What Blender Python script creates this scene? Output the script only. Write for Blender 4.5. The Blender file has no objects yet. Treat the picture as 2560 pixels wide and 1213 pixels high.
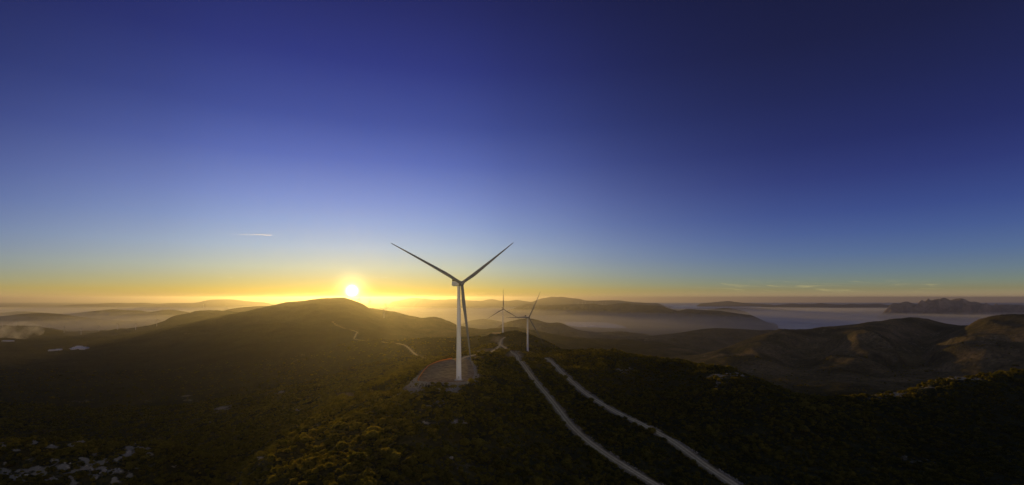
import bpy, math, random
import numpy as np
from mathutils import Matrix, Vector

sc = bpy.context.scene
COL = sc.collection
random.seed(7)
rng = np.random.default_rng(11)
R = math.radians

# ------------------------------------------------------------------ camera, sky, sun, exposure
F, YH, CX, ZC = 1280.0, 745.0, 1280.0, 560.0      # focal length and eye level in photo pixels; camera 560 m above the sea
cam_d = bpy.data.cameras.new('camera')
cam_d.sensor_width = 36.0
cam_d.lens = 36.0 * F / 2560.0
cam_d.shift_y = (YH - 606.5) / 2560.0
cam_d.clip_start = 1.0
cam_d.clip_end = 250000.0
cam = bpy.data.objects.new('camera', cam_d)
cam.location = (0, 0, ZC)
cam.rotation_euler = (R(90), 0, 0)
COL.objects.link(cam)
sc.camera = cam
sc.view_settings.view_transform = 'Standard'
sc.view_settings.look = 'None'
sc.view_settings.exposure = 0.0
sc.view_settings.gamma = 1.0
sc.view_settings.use_curve_mapping = False
sc.cycles.use_denoising = True
sc.cycles.max_bounces = 6
sc.cycles.diffuse_bounces = 2
sc.cycles.transmission_bounces = 4
sc.cycles.volume_bounces = 0
sc.cycles.transparent_max_bounces = 8
sc.cycles.sample_clamp_indirect = 3.0

SUN_AZ = math.atan2(880 - CX, F)                  # radians, negative = left of the view axis
SUN_EL = R(1.15)
sd = Vector((math.sin(SUN_AZ) * math.cos(SUN_EL), math.cos(SUN_AZ) * math.cos(SUN_EL), math.sin(SUN_EL)))
sun_d = bpy.data.lights.new('sun', 'SUN')
sun_d.energy = 3.1
sun_d.angle = R(0.5)
sun_d.color = (1.0, 0.61, 0.12)
sun = bpy.data.objects.new('sun', sun_d)
sun.rotation_euler = sd.to_track_quat('Z', 'Y').to_euler()
COL.objects.link(sun)


def lin(c):
    out = []
    for v in c:
        v = v / 255.0
        out.append(v / 12.92 if v <= 0.04045 else ((v + 0.055) / 1.055) ** 2.4)
    return tuple(out) + (1.0,)


def nnew(nt, typ, **kw):
    n = nt.nodes.new(typ)
    for k, v in kw.items():
        setattr(n, k, v)
    return n


def math_node(nt, op, a, b=None, c=None, clamp=False):
    n = nt.nodes.new('ShaderNodeMath')
    n.operation = op
    n.use_clamp = clamp
    for i, v in enumerate((a, b, c)):
        if v is None:
            continue
        if isinstance(v, (int, float)):
            n.inputs[i].default_value = v
        else:
            nt.links.new(v, n.inputs[i])
    return n.outputs[0]


def ramp(nt, fac, stops, interp='LINEAR'):
    n = nt.nodes.new('ShaderNodeValToRGB')
    cr = n.color_ramp
    cr.interpolation = interp
    while len(cr.elements) < len(stops):
        cr.elements.new(0.5)
    for e, (p, c) in zip(cr.elements, stops):
        e.position = p
        e.color = c if len(c) == 4 else tuple(c) + (1.0,)
    if fac is not None:
        nt.links.new(fac, n.inputs[0])
    return n.outputs[0]


def mixc(nt, fac, a, b, mode='MIX'):
    n = nt.nodes.new('ShaderNodeMix')
    n.data_type = 'RGBA'
    n.blend_type = mode
    n.clamp_result = False
    for sock, v in ((n.inputs[0], fac), (n.inputs[6], a), (n.inputs[7], b)):
        if isinstance(v, (int, float)):
            sock.default_value = v
        elif isinstance(v, tuple):
            sock.default_value = v if len(v) == 4 else v + (1.0,)
        else:
            nt.links.new(v, sock)
    return n.outputs[2]


def build_world():
    w = bpy.data.worlds.new('World')
    sc.world = w
    w.use_nodes = True
    nt = w.node_tree
    nt.nodes.clear()
    L = nt.links.new
    tc = nnew(nt, 'ShaderNodeTexCoord')
    sep = nnew(nt, 'ShaderNodeSeparateXYZ')
    L(tc.outputs['Generated'], sep.inputs[0])
    x, y, z = sep.outputs
    hl = math_node(nt, 'SQRT', math_node(nt, 'ADD', math_node(nt, 'MULTIPLY', x, x), math_node(nt, 'MULTIPLY', y, y)))
    hl = math_node(nt, 'MAXIMUM', hl, 0.001)
    t = math_node(nt, 'DIVIDE', z, hl)                       # tangent of the elevation
    tpos = math_node(nt, 'DIVIDE', t, 0.6, clamp=True)
    tpos = math_node(nt, 'POWER', tpos, 0.5)                # finer stops near the horizon
    ca = math_node(nt, 'ADD', math_node(nt, 'MULTIPLY', x, math.sin(SUN_AZ)), math_node(nt, 'MULTIPLY', y, math.cos(SUN_AZ)))
    ca = math_node(nt, 'DIVIDE', ca, hl)
    w1 = ramp(nt, ca, [(0.55, (0, 0, 0)), (0.70, (.03,) * 3), (0.79, (.10,) * 3), (0.88, (.26,) * 3), (0.956, (.62,) * 3), (1.0, (1, 1, 1))], 'B_SPLINE')

    def stops(cols, k):
        out = []
        for yy, c in cols:
            tt = max(0.0, (YH - yy) / F * k)
            out.append((min(1.0, math.sqrt(tt / 0.6)), lin(c)))
        return sorted(out, key=lambda s: s[0])
    sun_side = stops([(745, (208, 156, 66)), (725, (232, 198, 92)), (700, (216, 204, 140)), (670, (206, 210, 182)), (620, (182, 199, 214)),
                      (560, (154, 176, 219)), (500, (132, 153, 213)), (400, (96, 115, 190)), (300, (70, 86, 162)), (150, (50, 60, 134)), (0, (40, 46, 108)), (-60, (37, 42, 100))], 0.9545)
    far_side = stops([(745, (190, 156, 122)), (732, (158, 142, 108)), (720, (138, 134, 102)), (700, (122, 134, 122)), (670, (106, 126, 140)), (620, (86, 110, 151)),
                      (560, (70, 92, 148)), (500, (58, 76, 138)), (400, (46, 57, 118)), (300, (37, 45, 100)), (150, (31, 37, 82)), (0, (27, 31, 68)), (-400, (22, 25, 56))], 0.75)
    base = mixc(nt, w1, ramp(nt, tpos, far_side), ramp(nt, tpos, sun_side))
    # warm glow added to the sky opposite the sun, as unseen fill light
    back_fill = stops([(745, (236, 216, 146)), (640, (226, 206, 148)), (500, (150, 140, 160)), (300, (84, 86, 130)), (0, (44, 46, 84)), (-400, (28, 29, 62))], 0.75)
    back_fill = [(p, tuple(v * 2.0 * k for v, k in zip(c, (1.0, .97, 1.0))) + (1.0,)) for p, c in back_fill]
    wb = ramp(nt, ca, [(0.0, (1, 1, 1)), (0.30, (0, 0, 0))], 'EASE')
    base = mixc(nt, wb, base, ramp(nt, tpos, back_fill))
    # pale slate zenith added above the picture to neutralise the blue ambient light
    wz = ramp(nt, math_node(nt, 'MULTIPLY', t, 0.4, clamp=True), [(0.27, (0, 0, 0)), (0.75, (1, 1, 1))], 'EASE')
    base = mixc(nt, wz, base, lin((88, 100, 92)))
    # a little of the physical sky under the graded colours
    sky = nnew(nt, 'ShaderNodeTexSky', sky_type='NISHITA')
    sky.sun_disc = False
    sky.sun_elevation = SUN_EL
    sky.sun_rotation = SUN_AZ
    sky.altitude = 600
    skys = mixc(nt, 1.0, sky.outputs[0], (0.05, 0.05, 0.05), 'MULTIPLY')
    base = mixc(nt, 0.03, base, skys)
    # thin cirrus low in the sky to the right
    mp = nnew(nt, 'ShaderNodeMapping')
    comb = nnew(nt, 'ShaderNodeCombineXYZ')
    az = math_node(nt, 'ARCTAN2', x, y)
    L(math_node(nt, 'MULTIPLY', az, 14.0), comb.inputs[0])
    L(math_node(nt, 'MULTIPLY', math_node(nt, 'ADD', t, math_node(nt, 'MULTIPLY', az, 0.03)), 190.0), comb.inputs[1])
    nz = nnew(nt, 'ShaderNodeTexNoise')
    nz.inputs['Scale'].default_value = 1.0
    nz.inputs['Detail'].default_value = 6.0
    nz.inputs['Roughness'].default_value = 0.62
    nz.inputs['Distortion'].default_value = 1.2
    L(comb.outputs[0], nz.inputs['Vector'])
    cn = ramp(nt, nz.outputs[0], [(0.52, (0, 0, 0)), (0.72, (1, 1, 1))], 'EASE')
    band = math_node(nt, 'MULTIPLY',
                     ramp(nt, t, [(0.004, (0, 0, 0)), (0.016, (1, 1, 1)), (0.024, (.8,) * 3), (0.034, (0, 0, 0))], 'EASE'),
                     ramp(nt, az, [(0.30, (0, 0, 0)), (0.46, (1, 1, 1)), (0.62, (.9,) * 3), (0.78, (0.05,) * 3)], 'EASE'))
    cf = math_node(nt, 'MULTIPLY', math_node(nt, 'MULTIPLY', cn, band), 0.60)
    base = mixc(nt, cf, base, lin((196, 182, 128)))
    # the sun's disc and the bright air round it (centre 0.8 degrees up)
    el = R(0.74)
    dv = (math.sin(SUN_AZ) * math.cos(el), math.cos(SUN_AZ) * math.cos(el), math.sin(el))
    dn = nnew(nt, 'ShaderNodeVectorMath', operation='DOT_PRODUCT')
    L(tc.outputs['Generated'], dn.inputs[0])
    dn.inputs[1].default_value = dv
    d = math_node(nt, 'MAXIMUM', dn.outputs['Value'], 0.0)

    def lobe(n, c):
        return mixc(nt, 1.0, (c[0], c[1], c[2], 1), math_node(nt, 'POWER', d, n), 'MULTIPLY')
    tot = mixc(nt, 1.0, base, lobe(42000, (14, 12, 7)), 'ADD')
    tot = mixc(nt, 1.0, tot, lobe(3600, (1.0, .82, .34)), 'ADD')
    tot = mixc(nt, 1.0, tot, lobe(300, (.05, .035, .008)), 'ADD')
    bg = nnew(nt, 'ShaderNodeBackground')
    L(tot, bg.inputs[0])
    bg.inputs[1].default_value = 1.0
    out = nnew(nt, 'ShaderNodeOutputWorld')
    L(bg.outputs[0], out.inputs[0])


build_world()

# ------------------------------------------------------------------ helpers


def tag(o, label=None, cat=None, group=None, kind=None):
    if label: o['label'] = label
    if cat: o['category'] = cat
    if group: o['group'] = group
    if kind: o['kind'] = kind
    return o


def mesh_obj(name, verts, faces, mat, parent=None, smooth=True):
    me = bpy.data.meshes.new(name)
    verts = np.asarray(verts, dtype=np.float32)
    if isinstance(faces, np.ndarray) and faces.ndim == 2:
        nv, nf, k = len(verts), len(faces), faces.shape[1]
        me.vertices.add(nv)
        me.vertices.foreach_set('co', verts.ravel())
        me.loops.add(nf * k)
        me.loops.foreach_set('vertex_index', faces.astype(np.int32).ravel())
        me.polygons.add(nf)
        me.polygons.foreach_set('loop_start', np.arange(0, nf * k, k, dtype=np.int32))
        me.update(calc_edges=True)
    else:
        me.from_pydata([tuple(map(float, v)) for v in verts], [], [tuple(int(i) for i in f) for f in faces])
    me.polygons.foreach_set('use_smooth', np.full(len(me.polygons), smooth))
    me.update()
    o = bpy.data.objects.new(name, me)
    COL.objects.link(o)
    if mat is not None:
        me.materials.append(mat)
    if parent is not None:
        o.parent = parent
    return o


def grid_faces(nr, nc):
    i = np.arange(nr * nc).reshape(nr, nc)
    return np.stack([i[:-1, :-1].ravel(), i[:-1, 1:].ravel(), i[1:, 1:].ravel(), i[1:, :-1].ravel()], axis=1)


def _hash(ix, iy, seed):
    h = (ix.astype(np.int64) * 374761393 + iy.astype(np.int64) * 668265263 + seed * 974634777) & 0xFFFFFFFF
    h = ((h ^ (h >> 13)) * 1274126177) & 0xFFFFFFFF
    h = h ^ (h >> 16)
    return (h & 0xFFFFFF) / float(0x1000000)


def gnoise(x, y, seed=0):
    ix, iy = np.floor(x), np.floor(y)
    fx, fy = x - ix, y - iy
    ix, iy = ix.astype(np.int64), iy.astype(np.int64)
    u = fx * fx * fx * (fx * (fx * 6 - 15) + 10)
    v = fy * fy * fy * (fy * (fy * 6 - 15) + 10)

    def g(dx, dy):
        a = _hash(ix + dx, iy + dy, seed) * 2 * np.pi
        return np.cos(a) * (fx - dx) + np.sin(a) * (fy - dy)
    a = g(0, 0) * (1 - u) + g(1, 0) * u
    b = g(0, 1) * (1 - u) + g(1, 1) * u
    return (a * (1 - v) + b * v) * 1.5


def fbm(x, y, lam, octaves=4, seed=0, gain=0.5):
    s, a = 0, 1.0
    for k in range(octaves):
        s = s + a * gnoise(x / lam + 17.3 * k, y / lam - 9.1 * k, seed + k)
        lam *= 0.5
        a *= gain
    return s


def sstep(a, b, x):
    t = np.clip((x - a) / (b - a), 0, 1)
    return t * t * (3 - 2 * t)


def PZ(py, D):
    return ZC - (py - YH) / F * D


def PX(px, D):
    return (px - CX) / F * D


# ------------------------------------------------------------------ materials
def new_mat(name):
    m = bpy.data.materials.new(name)
    m.use_nodes = True
    nt = m.node_tree
    nt.nodes.clear()
    out = nnew(nt, 'ShaderNodeOutputMaterial')
    return m, nt, out


def noise(nt, vec, scale, detail=4.0, rough=0.55):
    n = nnew(nt, 'ShaderNodeTexNoise')
    n.inputs['Scale'].default_value = scale
    n.inputs['Detail'].default_value = detail
    n.inputs['Roughness'].default_value = rough
    nt.links.new(vec, n.inputs['Vector'])
    return n.outputs[0]


def simple_mat(name, col, rough=0.6, var=0.0, scale=1.0, metal=0.0, spec=0.3, emis=None):
    m, nt, out = new_mat(name)
    b = nnew(nt, 'ShaderNodeBsdfPrincipled')
    b.inputs['Roughness'].default_value = rough
    b.inputs['Metallic'].default_value = metal
    b.inputs['Specular IOR Level'].default_value = spec
    tc = nnew(nt, 'ShaderNodeTexCoord')
    n = noise(nt, tc.outputs['Object'], scale, 5)
    lo = tuple(max(0, c * (1 - var)) for c in col)
    hi = tuple(min(1, c * (1 + var)) for c in col)
    nt.links.new(ramp(nt, n, [(0.3, lo), (0.7, hi)]), b.inputs['Base Color'])
    nt.links.new(b.outputs[0], out.inputs[0])
    return m


def terrain_mat(name, veg_lo, veg_hi, rock, cell=7.0, bump=0.8):
    m, nt, out = new_mat(name)
    L = nt.links.new
    geo = nnew(nt, 'ShaderNodeNewGeometry')
    pos = geo.outputs['Position']
    n1 = noise(nt, pos, 1 / 160.0, 6, 0.6)
    n2 = noise(nt, pos, 1 / 14.0, 6, 0.65)
    vo = nnew(nt, 'ShaderNodeTexVoronoi')
    vo.inputs['Scale'].default_value = 1.0 / cell
    vo.inputs['Randomness'].default_value = 1.0
    L(pos, vo.inputs['Vector'])
    mid = tuple((a + b) / 2 for a, b in zip(veg_lo, veg_hi))
    c1 = ramp(nt, n1, [(0.32, veg_lo), (0.5, mid), (0.68, veg_hi)])
    c2 = ramp(nt, n2, [(0.30, (.45,) * 3), (0.55, (1.0,) * 3), (0.75, (1.7, 1.55, 1.2))])
    col = mixc(nt, 1.0, c1, c2, 'MULTIPLY')
    ba = nnew(nt, 'ShaderNodeAttribute', attribute_name='bare_lit')
    col = mixc(nt, ba.outputs['Fac'], col, mixc(nt, 1.0, col, (4.5, 3.2, 3.2), 'MULTIPLY'))  # sparse scrub tone, with warm light on the hills mixed into the colour
    ar = nnew(nt, 'ShaderNodeAttribute', attribute_name='rock')
    n3 = noise(nt, pos, 1 / 2.6, 8, 0.75)
    n4 = noise(nt, pos, 1 / 45.0, 4, 0.6)
    n5 = noise(nt, pos, 1 / 13.0, 3, 0.85)
    rk = math_node(nt, 'ADD', math_node(nt, 'MULTIPLY', ar.outputs['Fac'], 0.34), math_node(nt, 'ADD', math_node(nt, 'ADD', math_node(nt, 'MULTIPLY', n3, 0.30), math_node(nt, 'MULTIPLY', n5, 0.42)), math_node(nt, 'MULTIPLY', n4, 0.28)))
    rf = ramp(nt, rk, [(0.67, (0, 0, 0)), (0.75, (1, 1, 1))])
    rcol = mixc(nt, n2, tuple(c * 0.35 for c in rock), tuple(min(1, c * 1.25) for c in rock))
    col = mixc(nt, rf, col, rcol)
    so = nnew(nt, 'ShaderNodeAttribute', attribute_name='soil')
    scol = ramp(nt, n3, [(0.3, (.13, .10, .07)), (0.5, (.21, .165, .115)), (0.7, (.34, .29, .22))])
    col = mixc(nt, math_node(nt, 'MULTIPLY', so.outputs['Fac'], 1.0, clamp=True), col, scol)
    b = nnew(nt, 'ShaderNodeBsdfPrincipled')
    b.inputs['Roughness'].default_value = 1.0
    b.inputs['Specular IOR Level'].default_value = 0.0
    L(col, b.inputs['Base Color'])
    hgt = math_node(nt, 'ADD', math_node(nt, 'MULTIPLY', n3, 0.8), math_node(nt, 'MULTIPLY', vo.outputs['Distance'], -1.0 / cell * 3.0))
    bp = nnew(nt, 'ShaderNodeBump')
    bp.inputs['Strength'].default_value = bump
    bp.inputs['Distance'].default_value = cell * 0.35
    L(hgt, bp.inputs['Height'])
    L(bp.outputs[0], b.inputs['Normal'])
    L(b.outputs[0], out.inputs[0])
    return m


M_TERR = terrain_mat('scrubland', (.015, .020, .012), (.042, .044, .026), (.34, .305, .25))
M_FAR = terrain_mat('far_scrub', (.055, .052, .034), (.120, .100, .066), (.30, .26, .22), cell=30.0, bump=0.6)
M_DIM = terrain_mat('distant_range', (.018, .020, .018), (.040, .038, .030), (.10, .09, .08), cell=60.0, bump=0.4)
M_BARE = terrain_mat('bare_mountain', (.24, .19, .15), (.42, .34, .28), (.60, .52, .44), cell=90.0, bump=1.0)
M_PLAIN = terrain_mat('farmland', (.035, .035, .020), (.085, .075, .045), (.18, .15, .11), cell=60.0, bump=0.2)


def foliage_mat(name, c_lo, c_hi):
    m, nt, out = new_mat(name)
    L = nt.links.new
    oi = nnew(nt, 'ShaderNodeObjectInfo')
    geo = nnew(nt, 'ShaderNodeNewGeometry')
    f = math_node(nt, 'ADD', math_node(nt, 'MULTIPLY', oi.outputs['Random'], 0.6), math_node(nt, 'MULTIPLY', geo.outputs['Random Per Island'], 0.4))
    c = mixc(nt, f, c_lo, c_hi)
    dif = nnew(nt, 'ShaderNodeBsdfDiffuse')
    tr = nnew(nt, 'ShaderNodeBsdfTranslucent')
    L(c, dif.inputs[0])
    L(mixc(nt, 1.0, c, (7.0, 5.1, .9), 'MULTIPLY'), tr.inputs[0])
    mx = nnew(nt, 'ShaderNodeMixShader')
    mx.inputs[0].default_value = 0.5
    L(dif.outputs[0], mx.inputs[1])
    L(tr.outputs[0], mx.inputs[2])
    L(mx.outputs[0], out.inputs[0])
    return m


M_LEAF = foliage_mat('maquis_foliage', (.010, .018, .012), (.078, .084, .036))
M_ORANGE = None
M_ROCK = simple_mat('limestone', (.30, .28, .235), 0.95, 0.35, 3.0, spec=0.05)
M_GRAVEL = simple_mat('gravel', (.29, .195, .115), 0.95, 0.45, 0.25, spec=0.05)
M_WHITE = simple_mat('turbine_paint', (.56, .58, .62), 0.42, 0.05, 0.6, spec=0.4)
M_BLADE = simple_mat('blade_paint', (.13, .14, .165), 0.45, 0.05, 0.5, spec=0.2)  # white blades and hub, their backlit shade put into the colour
M_DARKM = simple_mat('dark_metal', (.03, .028, .026), 0.5, 0.2, 4.0)
M_STEEL = simple_mat('galvanised_steel', (.35, .36, .37), 0.45, 0.15, 4.0, metal=0.6)
M_CONC = simple_mat('concrete', (.34, .32, .29), 0.9, 0.2, 2.0, spec=0.1)

M_ROOFW = simple_mat('white_sheeting', (.40, .43, .50), 0.5, 0.12, 0.05)
M_WALLW = simple_mat('white_wall', (.62, .62, .60), 0.8, 0.1, 0.1)
M_GLASS = simple_mat('window_glass', (.05, .06, .08), 0.15, 0.2, 1.0, spec=0.6)


def net_mat():
    m, nt, out = new_mat('orange_net')
    dif = nnew(nt, 'ShaderNodeBsdfDiffuse')
    tr = nnew(nt, 'ShaderNodeBsdfTranslucent')
    dif.inputs[0].default_value = (.80, .30, .08, 1)
    tr.inputs[0].default_value = (.70, .36, .12, 1)
    mx = nnew(nt, 'ShaderNodeMixShader')
    mx.inputs[0].default_value = 0.6
    nt.links.new(dif.outputs[0], mx.inputs[1])
    nt.links.new(tr.outputs[0], mx.inputs[2])
    nt.links.new(mx.outputs[0], out.inputs[0])
    return m


M_ORANGE = net_mat()


def road_mat():
    m, nt, out = new_mat('dirt_track')
    L = nt.links.new
    geo = nnew(nt, 'ShaderNodeNewGeometry')
    a = nnew(nt, 'ShaderNodeAttribute', attribute_name='across')
    n2 = noise(nt, geo.outputs['Position'], 1 / 2.5, 6, 0.65)
    n1 = noise(nt, geo.outputs['Position'], 1 / 22.0, 3, 0.55)
    tr = ramp(nt, a.outputs['Fac'], [(0.0, (.45,) * 3), (0.16, (.70,) * 3), (0.30, (1.3,) * 3), (0.44, (.72,) * 3), (0.56, (.72,) * 3), (0.70, (1.3,) * 3), (0.86, (.62,) * 3), (1.0, (.4,) * 3)], 'EASE')
    c = ramp(nt, n2, [(0.3, (.36, .30, .19)), (0.55, (.54, .47, .32)), (0.75, (.68, .60, .44))])
    c = mixc(nt, 1.0, c, tr, 'MULTIPLY')
    c = mixc(nt, math_node(nt, 'MULTIPLY', n1, 0.5), c, (.27, .18, .12))
    b = nnew(nt, 'ShaderNodeBsdfPrincipled')
    b.inputs['Roughness'].default_value = 0.95
    b.inputs['Specular IOR Level'].default_value = 0.05
    L(c, b.inputs['Base Color'])
    bp = nnew(nt, 'ShaderNodeBump')
    bp.inputs['Strength'].default_value = 0.5
    bp.inputs['Distance'].default_value = 0.15
    L(n2, bp.inputs['Height'])
    L(bp.outputs[0], b.inputs['Normal'])
    L(b.outputs[0], out.inputs[0])
    return m


M_ROAD = road_mat()


def water_mat():
    m, nt, out = new_mat('sea_water')
    L = nt.links.new
    geo = nnew(nt, 'ShaderNodeNewGeometry')
    mp = nnew(nt, 'ShaderNodeMapping')
    mp.inputs['Scale'].default_value = (1.0, 0.35, 1.0)
    L(geo.outputs['Position'], mp.inputs['Vector'])
    n1 = noise(nt, mp.outputs[0], 1 / 900.0, 5, 0.6)
    n2 = noise(nt, geo.outputs['Position'], 1 / 30.0, 5, 0.6)
    b = nnew(nt, 'ShaderNodeBsdfPrincipled')
    b.inputs['Base Color'].default_value = (.035, .040, .040, 1)
    L(ramp(nt, n1, [(0.35, (.14,) * 3), (0.65, (.32,) * 3)]), b.inputs['Roughness'])
    b.inputs['Specular IOR Level'].default_value = 0.5
    bp = nnew(nt, 'ShaderNodeBump')
    bp.inputs['Strength'].default_value = 0.12
    bp.inputs['Distance'].default_value = 1.0
    L(n2, bp.inputs['Height'])
    L(bp.outputs[0], b.inputs['Normal'])
    L(b.outputs[0], out.inputs[0])
    return m


M_WATER = water_mat()


def volume_mat(name, density, color, aniso):
    m, nt, out = new_mat(name)
    v = nnew(nt, 'ShaderNodeVolumePrincipled')
    v.inputs['Color'].default_value = color + (1.0,)
    v.inputs['Density'].default_value = density
    v.inputs['Anisotropy'].default_value = aniso
    nt.links.new(v.outputs[0], out.inputs['Volume'])
    return m


# ------------------------------------------------------------------ terrain: heights from surveyed points, thin-plate spline
# (bearing column, row, distance) -> height; the second list gives heights below the camera directly
PTS = [
 # low rocky mound at the left
 (0,1098,400),(200,1101,395),(400,1108,385),(480,1125,370),(-350,1095,410),(-900,1100,420),(0,1213,300),(200,1213,300),(420,1213,300),(-400,1213,300),(-1000,1213,300),
 # gully and left flank of the main ridge
 (570,1213,300),(620,1160,360),(540,1140,430),(620,1090,540),(700,1065,560),(870,992,465),(800,1030,440),(700,1090,400),(620,1155,300),
 # valley and the face of the big hill
 (800,1005,700),(500,1060,850),(700,1015,800),(850,975,800),(960,935,900),(300,1070,950),(100,1060,1000),(0,1000,1300),(300,1000,1400),(500,980,1500),
 (700,950,1500),(850,920,1500),(960,900,1300),(1040,888,1300),(100,930,2200),(300,930,2300),(-600,940,2000),(-600,1050,1000),(200,873,3400),(0,873,3400),(-500,873,3400),(400,873,3100),
 (0,850,4200),(150,850,4200),(-600,845,4300),(500,900,2500),(700,880,2500),(850,860,2400),(960,856,2000),
 (450,862,3200),(560,832,3400),(640,815,3500),(700,811,3600),(800,803,3700),
 # crest of the big hill
 (300,842,5000),(380,830,4800),(460,812,4600),(540,794,4500),(610,783,4500),(640,778,4500),(700,765,4650),(760,754,4800),(800,749,4800),(828,748,4800),(870,750,4800),(890,757,4850),(920,773,5000),(960,776,5300),(985,780,5300),(1020,793,5200),(1060,797,5000),(1085,796,4900),(1130,817,4500),(1160,832,4000),
 (960,797,4700),(1000,812,4300),(1060,835,3900),(1100,850,3400),
 # low crest far left
 (0,818,6300),(55,817,6300),(110,822,6300),(160,834,6300),(200,835,6300),(250,829,6300),(340,823,6300),(385,818,6300),(410,806,6300),(440,792,6300),(480,781,6300),(530,777,6300),(575,781,6300),(-500,815,6300),
 # wooded saddle ridge
 (1060,860,2100),(1090,853,2000),(1130,850,1900),(1200,842,1800),(1240,837,1720),(1258,833,1693),(1130,872,1500),(1200,862,1500),(1160,888,1150),
 (895,830,2900),(886,848,2400),(950,854,2050),(1015,862,1650),(1075,897,1120),(1100,900,1050),
 (1254,847,1450),(1290,880,1050),(1150,902,760),
 # main ridge crest
 (1100,950,437),(1147,950,437),(1180,950,437),(1090,910,545),(1150,906,560),(1180,915,520),(1150,893,606),(1200,897,590),(1180,889,640),(1205,885,700),(1225,881,800),(1238,874,950),(1246,865,1120),(1251,857,1300),(1255,886,655),(1290,898,680),
 (1280,882,1000),(1300,900,820),(1340,950,600),(1400,1030,460),(1480,1110,380),(1560,1160,345),(1640,1213,315),
 (1365,893,950),(1430,955,640),(1500,1005,540),(1600,1055,465),(1680,1100,420),(1760,1160,370),(1840,1213,335),
 (1280,1213,250),(1100,1213,222),(900,1213,200),(740,1213,215),(1450,1213,280),(1150,1080,310),(1000,1050,312),(1250,1010,395),(1280,950,500),(900,1080,288),(780,1120,285),(1020,978,415),(940,985,455),
 # right: knob behind the turbines and the long crest
 (1265,833,1660),(1300,830,1650),(1340,845,1550),(1390,868,1400),(1440,885,1250),(1465,880,1180),(1319,884,1166),(1530,883,1100),(1600,895,1020),(1730,908,900),(1850,935,780),(1900,955,720),(2000,985,640),(2090,998,600),
 (2000,1213,340),(2200,1213,345),(2560,1213,350),(3000,1213,350),(3700,1213,350),(1800,1050,500),(2000,1100,440),(2200,1070,510),(2400,1075,520),(2600,1075,520),(2320,1020,590),(2450,1005,590),(2580,995,600),(2200,1025,570),(1650,970,690),
 (2200,990,620),(2320,965,640),(2390,948,660),(2560,925,700),(3000,890,750),(3500,880,750),
 # valley behind it, and the sunlit hills
 (2100,975,1500),(1950,962,1600),(2300,968,1600),(2500,960,1700),(2000,950,1750),(2200,947,1780),(2400,940,1800),(1850,930,1800),
 (1730,905,2600),(1760,893,2700),(1800,880,2800),(1850,862,2900),(1900,845,3000),(1960,828,3100),(2060,822,3200),(2120,818,3200),(2200,808,3250),(2240,802,3300),(2290,799,3350),(2330,808,3350),(2370,819,3250),(2450,810,2900),(2560,793,2700),(2900,770,2700),(3500,768,2800),
 (2140,880,2250),(2100,855,2500),(2200,865,2350),(2030,885,2800),(2010,915,2350),(1900,885,2400),(1850,912,2100),(2290,880,2850),(2265,920,2250),(2335,840,3100),(2400,870,2150),(2390,845,2500),(2500,860,2150),(2560,850,2150),(2460,905,1900),(2800,850,2100),(3300,850,2200),
 # low ground and hills beyond the turbines
 (1180,828,4700),(1240,822,4800),(1300,824,4700),(1350,833,4600),(1400,840,4500),(1480,852,4300),(1600,872,4200),(1500,890,3500),(1650,886,3800),(1700,872,4500),(1550,866,4700),(1400,885,3200),
]
ZPTS = [
 (0,520,-175),(200,520,-175),(400,500,-170),(-500,540,-175),(0,700,-225),(300,700,-225),(-600,800,-240),
 (1060,2700,-285),(1130,2500,-300),(1200,2300,-285),(1240,2200,-270),(1300,2300,-290),(1400,1900,-280),(1530,1500,-240),(1730,1250,-230),(1850,1050,-225),(2000,860,-225),(2300,900,-222),(2560,980,-220),(2900,1000,-220),(3500,1050,-220),
 (1255,760,-92),
 (560,3950,-262),(640,4050,-225),(720,4100,-190),
 (700,5900,-260),(800,6100,-260),(900,6300,-280),(1000,6600,-320),(1100,6200,-400),(500,5500,-330),(300,5700,-425),(100,5400,-425),
 (0,7500,-480),(300,7500,-500),(530,7600,-440),(-600,7500,-480),(700,7800,-470),(900,8000,-480),(1100,7500,-510),
 (1200,6200,-450),(1300,6200,-460),(1450,5800,-480),(1600,6000,-490),(1700,5800,-520),
 (1730,3800,-430),(1850,4200,-470),(2000,4300,-440),(2200,4400,-420),(2400,4300,-400),(2700,4000,-400),(3400,4000,-400),(1800,5500,-590),(2100,5500,-600),(2500,5500,-600),(3200,5500,-600),
 (0,9500,-545),(400,9500,-545),(800,9500,-545),(1200,9500,-545),(1500,9000,-545),(1700,9000,-600),(2200,9000,-640),(3000,9000,-640),(-1000,9500,-545),(3900,9000,-640),
 (-1400,3000,-330),(-1400,600,-150),(-1400,6000,-420),(3960,2500,-180),
 (0,60,-125),(640,60,-95),(1280,60,-85),(1900,60,-125),(2560,60,-130),(-1300,60,-125),(3900,60,-130),(640,130,-90),(1280,130,-86),(1900,150,-124),(2560,150,-130),(0,150,-116),
]
cp = np.array([(a, math.log(d), PZ(b, d)) for a, b, d in PTS] + [(a, math.log(d), ZC + z) for a, d, z in ZPTS])
CS = np.array([160.0, 0.26])


def tps_fit(c, lam=2e-4):
    p = c[:, :2] / CS
    d2 = ((p[:, None] - p[None]) ** 2).sum(-1)
    K = 0.5 * d2 * np.log(d2 + 1e-12)
    n = len(p)
    P = np.c_[np.ones(n), p]
    A = np.zeros((n + 3, n + 3))
    A[:n, :n] = K + lam * np.eye(n) * n * 0.05
    A[:n, n:] = P
    A[n:, :n] = P.T
    s = np.linalg.solve(A, np.r_[c[:, 2], 0, 0, 0])
    return p, s[:n], s[n:]


TP, TW, TA = tps_fit(cp)


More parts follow.
